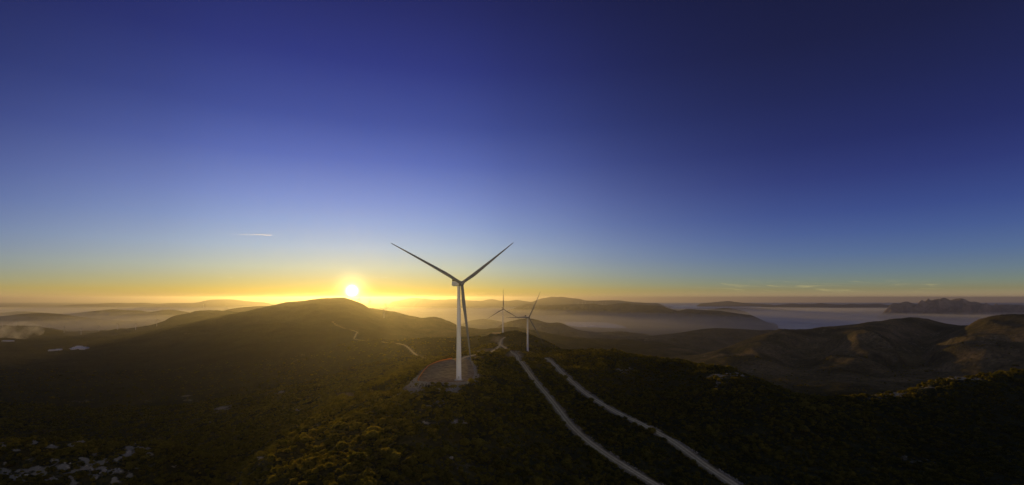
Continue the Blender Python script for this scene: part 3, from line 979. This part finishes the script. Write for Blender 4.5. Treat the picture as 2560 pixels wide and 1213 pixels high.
def turbine_proto():
    root = bpy.data.objects.new('wind_turbine', None)
    COL.objects.link(root)
    tw = MB()
    prof = [(0, 2.35), (0.4, 2.35), (0.5, 2.2), (20, 2.08), (20.15, 2.12), (20.4, 2.12), (20.55, 2.06), (45, 1.82), (45.15, 1.86), (45.4, 1.86), (45.55, 1.80), (79.6, 1.42), (79.8, 1.5), (80.4, 1.5)]
    tw.loft([ring(r, z) for z, r in prof])
    tower = tw.build('tower', M_WHITE, root, True)
    d = MB()
    d.box((-1.2, -1.95, 2.4), (0.95, 0.35, 2.1), Matrix.Rotation(R(-31), 3, 'Z'))
    d.build('door', M_STEEL, tower)
    st = MB()
    rz = Matrix.Rotation(R(-62), 3, 'Z')
    for k in range(8):
        st.box(rz @ Vector((0, -2.4 - k * .42, 1.45 - k * .19)), (1.1, .34, .06), rz)
    for sx in (-.58, .58):
        st.tube(rz @ Vector((sx, -2.3, 1.5)), rz @ Vector((sx, -5.6, 0.0)), .09)
        st.tube(rz @ Vector((sx, -2.3, 2.6)), rz @ Vector((sx, -5.6, 1.1)), .05)
        for k in range(4):
            st.tube(rz @ Vector((sx, -2.4 - k * 1.05, 1.45 - k * .48)), rz @ Vector((sx, -2.4 - k * 1.05, 2.55 - k * .48)), .04)
    st.build('stair', M_STEEL, tower)
    fo = MB()
    fo.loft([ring(3.9, -1.0), ring(3.9, 0.12), ring(3.6, 0.22), ring(2.6, 0.24), ring(2.55, 0.35)])
    fo.build('foundation', M_CONC, root, True)
    # nacelle: rounded box along the rotor axis
    na = MB()
    rings = []
    for y, sx, sz, oz in [(-2.6, 1.45, 1.5, 0), (-2.2, 1.75, 1.75, 0), (0, 2.0, 2.0, 0), (6.5, 2.0, 2.0, 0), (8.6, 1.9, 1.9, 0.02), (9.3, 1.5, 1.6, 0.05)]:
        rr = []
        for i in range(28):
            a = 2 * math.pi * i / 28
            ca, sa = math.cos(a), math.sin(a)
            p = 2 / 5.0
            rr.append((sx * math.copysign(abs(ca) ** p, ca), y, HUB_H + oz + sz * math.copysign(abs(sa) ** p, sa)))
        rings.append(rr)
    na.loft(rings)
    nac = na.build('nacelle', M_WHITE, root, True)
    ts = MB()
    ts.box((0, 2.2, HUB_H - 1.86), (4.12, 9.0, .28))
    ts.box((2.03, 1.0, HUB_H + .1), (.08, 2.6, .25))
    ts.build('side_trim', M_DARKM, nac)
    co = MB()
    co.box((0, 7.4, HUB_H + 3.35), (3.9, .9, 2.2))
    for sx in (-1.6, 1.6):
        co.box((sx, 7.4, HUB_H + 2.2), (.2, .8, .6))
    co.box((0, 7.4, HUB_H + 4.5), (4.1, 1.2, .12))
    co.build('cooler', M_DARKM, nac)
    hb_ = MB()
    hr = []
    for y, r in [(-2.35, 1.45), (-2.6, 1.75), (-3.6, 2.05), (-5.2, 2.0), (-6.2, 1.7), (-6.8, 1.2), (-7.15, .5), (-7.2, .08)]:
        hr.append([(r * math.cos(2 * math.pi * i / 28), y, HUB_H + r * math.sin(2 * math.pi * i / 28)) for i in range(28)])
    hb_.loft(hr)
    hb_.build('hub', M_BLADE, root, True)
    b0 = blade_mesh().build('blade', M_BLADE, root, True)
    for k in (1, 2):
        b = b0.copy()
        COL.objects.link(b)
        b.parent = root
    return root


def pose(root, roll, cone, length=1.0):
    n = Vector((0, -math.cos(TILT), math.sin(TILT)))
    u = Vector((0, math.sin(TILT), math.cos(TILT)))
    r = Vector((1, 0, 0))
    hubp = Vector((0, -OVER, HUB_H))
    k = 0
    for ch in root.children:
        if ch.name.startswith('blade'):
            a = roll + k * 2 * math.pi / 3
            d = ((r * math.sin(a) + u * math.cos(a)) * math.cos(cone) + n * math.sin(cone)).normalized()
            x = n.cross(d).normalized()
            y = d.cross(x)
            m = Matrix((x, y, d)).transposed().to_4x4()
            ch.matrix_local = Matrix.Translation(hubp) @ m @ Matrix.Diagonal((1, 1, length, 1))
            k += 1


def copy_tree(o, parent=None):
    c = o.copy()
    COL.objects.link(c)
    if parent is not None:
        c.parent = parent
    for ch in list(o.children):
        copy_tree(ch, c)
    return c


t1 = turbine_proto()
t1.location = (PX(1147, 437), 437, ZC - 69.95)
t1.rotation_euler = (0, 0, R(37))
t1.scale = (1, 1, 1)
pose(t1, R(56), R(2), 1.0)
tag(t1, 'largest white wind turbine standing on the gravel pad in the foreground', 'wind turbine', 'wind turbines on the ridge')
TURB = [
 # px, py base, D, yaw, roll, cone, scale, label
 (1319, 884, 1166, 38, 31, 6, 1.0, 'turbine with one blade level, beside the track behind the largest turbine', 'wind turbines on the ridge'),
 (1257, 833, 1693, 20, 1, 4, 0.97, 'wind turbine with one blade straight up, on the far end of the ridge track', 'wind turbines on the ridge'),
 (960, 797, 4700, 10, 58, 2, 1.0, 'pale small turbine with blades in a wide V, on the slope right of the sun', 'small turbines near the sun'),
 (963, 781, 5600, 70, 8, 3, 1.0, 'small dark turbine behind the pale one, rightmost of the row near the sun', 'small turbines near the sun'),
 (924, 774, 5150, 68, 2, 3, 1.05, 'small dark turbine in the middle of the row right of the sun', 'small turbines near the sun'),
 (897.5, 763, 5250, 60, 22, 3, .92, 'small turbine nearest the sun, just under its glow', 'small turbines near the sun'),
 (509, 778.5, 6350, 60, -10, 3, 1.0, 'dark turbine standing alone on the left hill crest', 'small turbines on the left crest'),
 (564, 783, 6500, 62, 5, 3, .97, 'turbine just behind the left hill crest', 'small turbines on the left crest'),
 (613, 786, 6700, 65, 40, 3, .75, 'faint turbine low behind the left hill crest, nearest the big hill', 'small turbines on the left crest'),
 (392, 817, 6250, 55, -12, 3, 1.05, 'nearest turbine of the valley row, at the foot of the left hill', 'turbines in the valley row'),
 (339, 822.5, 6300, 58, 4, 3, .95, 'second turbine of the valley row from the left hill', 'turbines in the valley row'),
 (294, 825, 6300, 60, 30, 3, .92, 'third turbine of the valley row from the left hill', 'turbines in the valley row'),
 (247, 828, 6300, 64, -8, 3, .9, 'fourth turbine of the valley row from the left hill', 'turbines in the valley row'),
 (202.5, 834.5, 6300, 66, 36, 3, .95, 'fifth turbine of the valley row from the left hill, in the dip', 'turbines in the valley row'),
 (160, 834, 6300, 66, 50, 3, .95, 'sixth turbine of the valley row from the left hill, left of the dip', 'turbines in the valley row'),
 (123, 825, 6300, 66, 12, 3, .8, 'seventh turbine of the valley row, at the edge of the smoke', 'turbines in the valley row'),
 (42, 817.5, 6300, 66, 55, 3, .85, 'turbine above the smoke on the far left crest, second from the edge', 'turbines in the valley row'),
 (6, 818.5, 6300, 66, 58, 3, .8, 'turbine at the left edge of the photo on the far left crest', 'turbines in the valley row'),
]
for i, (px, py, D, yaw, roll, cone, s, lab, grp) in enumerate(TURB):
    t = copy_tree(t1)
    zg = float(ground_z(px, D))
    zz = PZ(py, D)
    if D < 6900 and D > 2000:
        zz = max(min(zz, zg + 1), zg - 10)
    t.location = (PX(px, D), D, zz)
    t.rotation_euler = (0, 0, R(yaw) + (math.atan2(PX(px, D), D) * -1 if D > 2000 else 0))
    t.scale = (s, s, s)
    pose(t, R(roll), R(cone))
    tag(t, lab, 'wind turbine', grp)
# the tiny row along the far peninsula
names = [(1437.5, 760.5, .9), (1442.5, 760, .9), (1446.5, 760, .8), (1456.5, 760, 1.0), (1462.5, 760, 1.1), (1475.5, 759.8, .9), (1480, 759.8, .8), (1489.5, 758.6, .9), (1495, 761, .9), (1500.5, 762.5, .9), (1506, 763, .9), (1514.5, 762, .9)]
for i, (px, py, s) in enumerate(names):
    t = copy_tree(t1)
    D = 15000 - (px - 1437) * 8
    t.location = (PX(px, D), D, PZ(py, D) - 6)
    t.rotation_euler = (0, 0, R(30 + 9 * i))
    t.scale = (s, s, s)
    pose(t, R(17 * i), R(3))
    tag(t, 'tiny turbine in the row along the crest of the far peninsula', 'wind turbine', 'tiny turbines on the far peninsula')

# ------------------------------------------------------------------ orange safety fence round the pad edge
fr = bpy.data.objects.new('safety_fence', None)
COL.objects.link(fr)
fpts = [flat_pt(a, b, -70) for a, b in [(1048, 953), (1044, 950.5), (1049, 942), (1056, 932), (1064, 922), (1071, 915), (1085, 908), (1098, 903.5), (1110, 900.5), (1120, 898.5), (1130, 896.5)]]
fr.location = (fpts[3][0], fpts[3][1], ZC - 70.2)
tag(fr, 'orange plastic safety fence along the left edge of the gravel pad', 'fence')
FP = np.array(fpts)
sg = np.r_[0, np.cumsum(np.hypot(*np.diff(FP, axis=0).T))]
ss = np.arange(0, sg[-1], 1.0)
FQ = np.stack([np.interp(ss, sg, FP[:, i]) for i in range(2)], 1)
for _ in range(4):
    FQ[1:-1] = (FQ[:-2] + 2 * FQ[1:-1] + FQ[2:]) / 4
vv, ff = [], []
for i, p in enumerate(FQ):
    sag = 0.12 * math.sin(i * 2.1) + 0.08 * math.sin(i * .7)
    g = 1.05 + sag
    lx_ = .10 * math.sin(i * 1.3)
    a = p - np.array(fr.location[:2])
    for dz, th in ((0.05, -.03), (g, -.03 + lx_), (g, .03 + lx_), (0.05, .03)):
        vv.append((a[0] + th, a[1], dz))
for i in range(len(FQ) - 1):
    for k in range(4):
        ff.append((i * 4 + k, i * 4 + (k + 1) % 4, i * 4 + 4 + (k + 1) % 4, i * 4 + 4 + k))
mesh_obj('net', vv, ff, M_ORANGE, fr)
for i in range(0, len(FQ), 5):
    a = FQ[i] - np.array(fr.location[:2])
    MB().tube((a[0], a[1] + .08, -.4), (a[0], a[1] + .08, 1.6), .06).build('post', M_STEEL, fr)

# ------------------------------------------------------------------ buildings in the left valley


def shed(px, py, D, w, dpt, h, name, label, roofm, rot=0.0, n_win=3, cat='building', group=None):
    root = bpy.data.objects.new(name, None)
    COL.objects.link(root)
    root.location = (PX(px, D), D, float(ground_z(px, D)) - .5)
    root.rotation_euler = (0, 0, rot)
    MB().box((0, 0, h / 2 - 2), (w, dpt, h + 4)).build('wall', M_WALLW, root)
    rf = MB()
    rh = dpt * 0.13
    sec = lambda x: [(x, -dpt / 2 - .6, h + .01), (x, dpt / 2 + .6, h + .01), (x, dpt / 2 + .6, h + .35), (x, 0, h + rh), (x, -dpt / 2 - .6, h + .35)]
    rf.loft([sec(-w / 2 - .6), sec(w / 2 + .6)])
    rf.build('roof', roofm, root)
    for k in range(n_win):
        x = -w / 2 + (k + .5) * w / n_win
        MB().box((x, -dpt / 2 - .03, h * .6), (w / n_win * .5, .2, h * .25)).build('window', M_GLASS, root)
    MB().box((w * .1, -dpt / 2 - .04, h * .22), (4, .22, h * .44)).build('door', M_STEEL, root)
    return tag(root, label, cat, group)


shed(200, 873, 3380, 75, 60, 7, 'warehouse', 'large white warehouse with flat pale roof in the left valley', M_ROOFW, 0.1, 6)
shed(198, 871, 3470, 30, 30, 11, 'warehouse', 'tall white block behind the large warehouse in the left valley', M_ROOFW, 0.1, 3)
shed(187, 872.5, 3430, 18, 22, 9, 'warehouse', 'small white annex left of the large warehouse', M_ROOFW, 0.1, 2)
shed(211, 874, 3330, 30, 45, 6, 'warehouse', 'low white shed at the right end of the large warehouse', M_ROOFW, 0.05, 3)
shed(138, 875, 3300, 62, 30, 5, 'greenhouse', 'long low white greenhouse left of the warehouses', M_ROOFW, 0.25, 5, 'greenhouse')
shed(148, 874.5, 3350, 30, 16, 5, 'greenhouse', 'short white greenhouse behind the long low one', M_ROOFW, 0.25, 3, 'greenhouse')
shed(176, 873, 3420, 10, 10, 4, 'hut', 'tiny white hut between greenhouses and warehouses', M_ROOFW, 0.0, 1)
shed(20, 853, 4000, 70, 30, 5, 'greenhouse', 'bluish long roof under the smoke at the left edge', M_ROOFW, 0.1, 4, 'greenhouse')

# ------------------------------------------------------------------ shrubs
_t = (1 + 5 ** .5) / 2
ICO_V = [Vector(v).normalized() for v in [(-1, _t, 0), (1, _t, 0), (-1, -_t, 0), (1, -_t, 0), (0, -1, _t), (0, 1, _t), (0, -1, -_t), (0, 1, -_t), (_t, 0, -1), (_t, 0, 1), (-_t, 0, -1), (-_t, 0, 1)]]
ICO_F = [(0, 11, 5), (0, 5, 1), (0, 1, 7), (0, 7, 10), (0, 10, 11), (1, 5, 9), (5, 11, 4), (11, 10, 2), (10, 7, 6), (7, 1, 8), (3, 9, 4), (3, 4, 2), (3, 2, 6), (3, 6, 8), (3, 8, 9), (4, 9, 5), (2, 4, 11), (6, 2, 10), (8, 6, 7), (9, 8, 1)]


def shrub_mesh(seed, lobes=5, leaves=230, ls=.22):
    r = random.Random(seed)
    m = MB()
    L = []
    for k in range(lobes):
        a = r.uniform(0, 6.28)
        d = r.uniform(.15, .65) if k else 0
        rr = r.uniform(.42, .72)
        L.append((Vector((d * math.cos(a), d * math.sin(a), r.uniform(.35, .85))), rr))
    for c, rr in L:
        m.add([c + Vector((v.x, v.y, v.z * .85)) * rr * .80 * r.uniform(.85, 1.1) for v in ICO_V], ICO_F)
    for i in range(leaves):
        c, rr = r.choice(L)
        v = Vector((r.gauss(0, 1), r.gauss(0, 1), r.gauss(.35, 1))).normalized()
        p = c + Vector((v.x, v.y, v.z * .85)) * rr * r.uniform(.78, 1.15)
        if p.z < .05:
            continue
        n = (v + Vector((r.gauss(0, .6), r.gauss(0, .6), r.gauss(0, .6)))).normalized()
        a = n.orthogonal().normalized()
        a.rotate(Matrix.Rotation(r.uniform(0, 6.28), 3, n))
        b = n.cross(a)
        s = ls * r.uniform(.6, 1.3)
        m.add([p - a * s, p - b * s * .55, p + a * s, p + b * s * .55], [(0, 1, 2, 3)])
    return m


shrub_col = bpy.data.collections.new('shrub_kinds')
COL.children.link(shrub_col)
protos = []
for k in range(6):
    m = shrub_mesh(100 + k, lobes=4 + k % 3)
    o = m.build('shrub', M_LEAF, None, False)
    COL.objects.unlink(o)
    shrub_col.objects.link(o)
    protos.append(o)


def scatter(n, dlo, dhi, plo, phi, dens):
    """random ground points; dens(px, D) is a 0..1 acceptance for points spread evenly over the ground"""
    D = np.sqrt(rng.uniform(dlo ** 2, dhi ** 2, n))
    px = rng.uniform(plo, phi, n)
    keep = rng.uniform(0, 1, n) < dens(px, D)
    px, D = px[keep], D[keep]
    return px, D, ground_z(px, D)


def local(arr, px, D):
    return bilin(arr, gx, gu, px, np.log(D))


road_c = np.minimum(road_near, 1e3)
pad_c = np.minimum(pad_d, 1e3)


def shrub_dens(px, D):
    x = PX(px, D)
    base_d = np.where(D < 330, 1.0, 330 / D)
    n = fbm(x, D, 26.0, 3, 90)
    d = base_d * (0.22 + 0.95 * sstep(-0.35, 0.30, n))
    rk = local(rock_a, px, D)
    d *= 1 - 0.78 * sstep(.35, .95, rk + 0.45 * fbm(x, D, 9.0, 2, 93))
    d *= sstep(0.15, 0.0, local(soil_a, px, D)) if False else (local(soil_a, px, D) < 0.25)
    d *= (local(road_c, px, D) > 4.2) & (local(pad_c, px, D) > 1.8)
    return d


px_s, D_s, z_s = scatter(430000, 75, 1250, -150, 2720, shrub_dens)
far_px, far_D, far_z = scatter(60000, 1250, 2300, -150, 2720, lambda p, d: shrub_dens(p, d) * 0.9)
px_s, D_s, z_s = np.r_[px_s, far_px], np.r_[D_s, far_D], np.r_[z_s, far_z]
sz = (0.42 + 1.0 * rng.uniform(0, 1, len(D_s)) ** 3.0 + 1.3 * (rng.uniform(0, 1, len(D_s)) > 0.975)) * np.interp(D_s, [0, 400, 1200, 2300], [1.25, 1.35, 2.0, 2.8])
# which of them show largest
py_s = YH + (ZC - z_s) / D_s * F
show = (px_s > 10) & (px_s < 2550) & (py_s < 1205) & (py_s > 900) & (D_s > 180)
vis = sz / D_s
order = np.argsort(-np.where(show, vis, 0))[:294]
ind = np.zeros(len(D_s), bool)
ind[order] = True
print('shrubs', len(D_s))


def points_instancer(name, P, scl, rot, idx, coll, label, cat):
    me = bpy.data.meshes.new(name)
    me.vertices.add(len(P))
    me.vertices.foreach_set('co', np.asarray(P, np.float32).ravel())
    for nm, typ, arr, key in (('scl', 'FLOAT_VECTOR', scl, 'vector'), ('rot', 'FLOAT_VECTOR', rot, 'vector'), ('idx', 'INT', idx, 'value')):
        a = me.attributes.new(nm, typ, 'POINT')
        a.data.foreach_set(key, np.asarray(arr, np.float32 if typ != 'INT' else np.int32).ravel())
    o = bpy.data.objects.new(name, me)
    COL.objects.link(o)
    ng = bpy.data.node_groups.new(name, 'GeometryNodeTree')
    ng.interface.new_socket('Geometry', in_out='INPUT', socket_type='NodeSocketGeometry')
    ng.interface.new_socket('Geometry', in_out='OUTPUT', socket_type='NodeSocketGeometry')
    gi = ng.nodes.new('NodeGroupInput')
    go = ng.nodes.new('NodeGroupOutput')
    ci = ng.nodes.new('GeometryNodeCollectionInfo')
    ci.inputs['Collection'].default_value = coll
    ci.inputs['Separate Children'].default_value = True
    ci.inputs['Reset Children'].default_value = True
    ip = ng.nodes.new('GeometryNodeInstanceOnPoints')
    ip.inputs['Pick Instance'].default_value = True

    def attr(nm, t):
        n = ng.nodes.new('GeometryNodeInputNamedAttribute')
        n.data_type = t
        n.inputs['Name'].default_value = nm
        return n.outputs['Attribute']
    L = ng.links.new
    L(gi.outputs[0], ip.inputs['Points'])
    L(ci.outputs[0], ip.inputs['Instance'])
    L(attr('idx', 'INT'), ip.inputs['Instance Index'])
    L(attr('rot', 'FLOAT_VECTOR'), ip.inputs['Rotation'])
    L(attr('scl', 'FLOAT_VECTOR'), ip.inputs['Scale'])
    L(ip.outputs[0], go.inputs[0])
    md = o.modifiers.new('scatter', 'NODES')
    md.node_group = ng
    tag(o, label, cat, None, 'stuff')
    return o


X_s = PX(px_s, D_s)
sc3 = np.stack([sz * rng.uniform(.85, 1.35, len(sz)), sz * rng.uniform(.85, 1.35, len(sz)), sz * rng.uniform(.65, 1.1, len(sz))], 1)
ro3 = np.stack([np.zeros(len(sz)), np.zeros(len(sz)), rng.uniform(0, 6.28, len(sz))], 1)
id3 = rng.integers(0, 6, len(sz))
P3 = np.stack([X_s, D_s, z_s - .15 * sz], 1)
m_ = ~ind
points_instancer('scrub', P3[m_], sc3[m_], ro3[m_], id3[m_], shrub_col, 'dark green maquis scrub covering the slopes and the ridge', 'scrub')


def shrub_place(px, py):
    if px < 560 and py > 1080:
        return 'dark shrub among the white rocks on the mound at bottom left', 'shrubs on the rocky mound'
    if px < 1080:
        return 'golden edged shrub on the sunlit left slope of the ridge', 'shrubs on the sunlit slope'
    if px < 1500:
        return 'dark shrub on the shaded slope below the turbine pad', 'shrubs below the turbine pad'
    if px < 1750:
        return 'dark shrub between the two dirt tracks', 'shrubs between the tracks'
    return 'near black shrub on the broad slope right of the tracks', 'shrubs on the right slope'


ii = np.nonzero(ind)[0]
for j, i in enumerate(ii):
    if j < 6:
        o = protos[j]
    else:
        o = protos[int(id3[i])].copy()
        COL.objects.link(o)
    o.location = tuple(P3[i])
    o.rotation_euler = (0, 0, float(ro3[i, 2]))
    o.scale = tuple(sc3[i])
    lab, grp = shrub_place(px_s[i], py_s[i])
    tag(o, lab, 'shrub', grp)


# ------------------------------------------------------------------ rocks
def rock_mesh(seed):
    r = random.Random(seed)
    vs = list(ICO_V)
    fs = list(ICO_F)
    ed, nf = {}, []
    vs = [v.copy() for v in vs]

    def mid(a, b):
        k = (min(a, b), max(a, b))
        if k not in ed:
            vs.append(((vs[a] + vs[b]) / 2).normalized())
            ed[k] = len(vs) - 1
        return ed[k]
    for a, b, c in fs:
        x, y, z = mid(a, b), mid(b, c), mid(c, a)
        nf += [(a, x, z), (b, y, x), (c, z, y), (x, y, z)]
    pl = [(Vector((r.gauss(0, 1), r.gauss(0, 1), r.gauss(0, 1))).normalized(), r.uniform(.45, .8)) for _ in range(9)]
    out = []
    for v in vs:
        s = 1.0
        for n, d in pl:
            q = v.dot(n)
            if q > 0:
                s = min(s, d / q)
        out.append(v * s * r.uniform(.92, 1.08))
    m = MB()
    m.add(out, nf)
    return m


rock_col = bpy.data.collections.new('rock_kinds')
COL.children.link(rock_col)
rprotos = []
for k in range(5):
    o = rock_mesh(300 + k).build('rock', M_ROCK, None, False)
    COL.objects.unlink(o)
    rock_col.objects.link(o)
    rprotos.append(o)


def rock_dens(px, D):
    x = PX(px, D)
    rk = local(rock_a, px, D) + 0.45 * fbm(x, D, 9.0, 3, 93)
    d = sstep(.62, 1.15, rk) * np.where(D < 500, 1.0, 500 / D)
    d *= (local(road_c, px, D) > 3.2) & (local(pad_c, px, D) > .3)
    return d


pr_, Dr, zr_ = scatter(420000, 150, 1100, -60, 2640, rock_dens)
sr = 0.28 + 0.95 * rng.uniform(0, 1, len(Dr)) ** 4
# rubble berms: road edges, pad rim, scree below the pad
EX = []
for name, w, Q in road_world[:2] + road_world[3:]:
    T = np.gradient(Q[:, :2], axis=0)
    T /= np.linalg.norm(T, axis=1)[:, None]
    N = np.stack([T[:, 1], -T[:, 0]], 1)
    for side, cnt in ((1, 2600), (-1, 5200)):
        k = rng.uniform(0, len(Q) - 1.01, cnt)
        i = k.astype(int)
        f_ = (k - i)[:, None]
        p = Q[i, :2] * (1 - f_) + Q[i + 1, :2] * f_
        off = w * 0.5 + 0.5 + np.abs(rng.normal(0, 1.0 if side > 0 else 1.5, cnt))
        clump = gnoise(k * 0.35 + side * 31, k * 0 + 2.0, 61)
        sel = clump > -0.15
        q = (p + N[i] * side * off[:, None])[sel]
        EX.append(q)
per = []
for i in range(len(PAD1)):
    a, b = np.array(PAD1[i]), np.array(PAD1[(i + 1) % len(PAD1)])
    front = (a[1] + b[1]) / 2 < 470
    cnt = int(np.linalg.norm(b - a) * (34 if front else (12 if (a[0] + b[0]) / 2 > -50 else 1)))
    t = rng.uniform(0, 1, cnt)[:, None]
    nrm = np.array([b[1] - a[1], -(b[0] - a[0])])
    nrm = nrm / np.linalg.norm(nrm)
    cc = np.mean(PAD1, axis=0)
    if nrm @ ((a + b) / 2 - cc) < 0:
        nrm = -nrm
    per.append(a + (b - a) * t + nrm * np.abs(rng.normal(.8, 2.2 if front else 1.2, cnt))[:, None])
c0 = np.array(flat_pt(1022, 972, -73))
scree = c0 + rng.normal(0, 1, (3600, 2)) * np.array([5.5, 12.0]) + np.array([2.0, 10.0])
scree = scree[in_poly(PAD1, scree[:, 0], scree[:, 1]) == False]
EX += per + [scree]
EX = np.concatenate(EX)
ep, eD = EX[:, 0] / EX[:, 1] * F + CX, EX[:, 1]
ez = ground_z(ep, eD)
es = 0.14 + 0.42 * rng.uniform(0, 1, len(eD)) ** 3
print('rocks', len(Dr), 'rubble', len(eD))
pyr = YH + (ZC - zr_) / Dr * F
show = (pr_ > 10) & (pr_ < 2550) & (pyr < 1205) & (Dr > 180)
orr = np.argsort(-np.where(show, sr / Dr, 0))[:150]
indr = np.zeros(len(Dr), bool)
indr[orr] = True


def rot3(n):
    return rng.uniform(0, 6.28, (n, 3))


Pr = np.stack([PX(pr_, Dr), Dr, zr_ + sr * .1], 1)
Sr = sr[:, None] * rng.uniform(.7, 1.5, (len(sr), 3))
Rr = rot3(len(sr))
Ir = rng.integers(0, 5, len(sr))
points_instancer('rocks', Pr[~indr], Sr[~indr], Rr[~indr], Ir[~indr], rock_col, 'pale limestone rocks breaking through the scrub', 'rocks')
Pe = np.stack([EX[:, 0], EX[:, 1], ez + es * .25], 1)
points_instancer('rubble', Pe, es[:, None] * rng.uniform(.7, 1.4, (len(es), 3)), rot3(len(es)), rng.integers(0, 5, len(es)), rock_col, 'loose grey rubble along the tracks and the pad edge', 'rubble')
for j, i in enumerate(np.nonzero(indr)[0]):
    if j < 5:
        o = rprotos[j]
    else:
        o = rprotos[int(Ir[i])].copy()
        COL.objects.link(o)
    o.location = tuple(Pr[i])
    o.rotation_euler = tuple(Rr[i])
    o.scale = tuple(Sr[i])
    if pr_[i] < 600:
        tag(o, 'pale limestone rock on the mound at bottom left', 'rock', 'rocks on the left mound')
    elif pr_[i] < 1500:
        tag(o, 'pale limestone rock on the dark slope below the turbine pad', 'rock', 'rocks below the pad')
    else:
        tag(o, 'pale limestone rock on the right slope', 'rock', 'rocks on the right slope')


# ------------------------------------------------------------------ smoke, contrails
def smoke_mat():
    m, nt, out = new_mat('smoke')
    v = nnew(nt, 'ShaderNodeVolumePrincipled')
    v.inputs['Color'].default_value = (.97, .97, .97, 1)
    v.inputs['Anisotropy'].default_value = 0.15
    tc = nnew(nt, 'ShaderNodeTexCoord')
    n = noise(nt, tc.outputs['Object'], 1 / 110.0, 5, 0.6)
    d = ramp(nt, n, [(0.46, (0, 0, 0)), (0.72, (1, 1, 1))], 'EASE')
    nt.links.new(math_node(nt, 'MULTIPLY', d, 0.0055), v.inputs['Density'])
    nt.links.new(v.outputs[0], out.inputs['Volume'])
    return m


rings = []
for k in range(22):
    t = k / 21
    D = 4350
    px, py = -60 + 190 * t, 848 - 8 * t - 24 * t ** 1.3
    r = (26 + 62 * math.sin(math.pi * min(1, t * .9 + .12)) ** .7) * max(.08, min(1, (1 - t) * 4, t * 6 + .2))
    rings.append([(PX(px, D), D + r * 1.5 * math.cos(a) * (1 + .2 * math.sin(3 * a + k)), PZ(py, D) + r * math.sin(a) * (1 + .22 * math.sin(2 * a + k * .9))) for a in [2 * math.pi * i / 20 for i in range(20)]])
tag(MB().loft(rings).build('smoke', smoke_mat(), None, True), 'pale smoke plume drifting up from the valley at the left edge', 'smoke', None, 'stuff')

m_trail = volume_mat('contrail_vapour', 0.045, (.99, .99, .99), 0.7)


def contrail(pxa, pya, pxb, pyb, D, r0, r1, label):
    a = Vector((PX(pxa, D), D, PZ(pya, D)))
    b = Vector((PX(pxb, D), D, PZ(pyb, D)))
    rings = []
    for k in range(25):
        t = k / 24
        r = (r0 + (r1 - r0) * t) * (1 + .12 * math.sin(k * 2.3))
        c = a.lerp(b, t)
        c.z += 3 * math.sin(k * .5)
        rings.append([(c.x, c.y + r * math.cos(2 * math.pi * i / 10), c.z + r * math.sin(2 * math.pi * i / 10)) for i in range(10)])
    o = MB().loft(rings).build('contrail', m_trail, None, True)
    tag(o, label, 'contrail', 'contrails')
    return o


contrail(574, 586, 680, 588, 12000, 1.5, 7.0, 'longest bright contrail in the blue sky left of the sun')
contrail(918, 693, 969, 693.5, 16000, .5, 4, 'faint thin contrail just above right of the sun')
contrail(560, 693.5, 582, 693.5, 16000, 1, 4, 'short faint contrail low on the left of the sun')
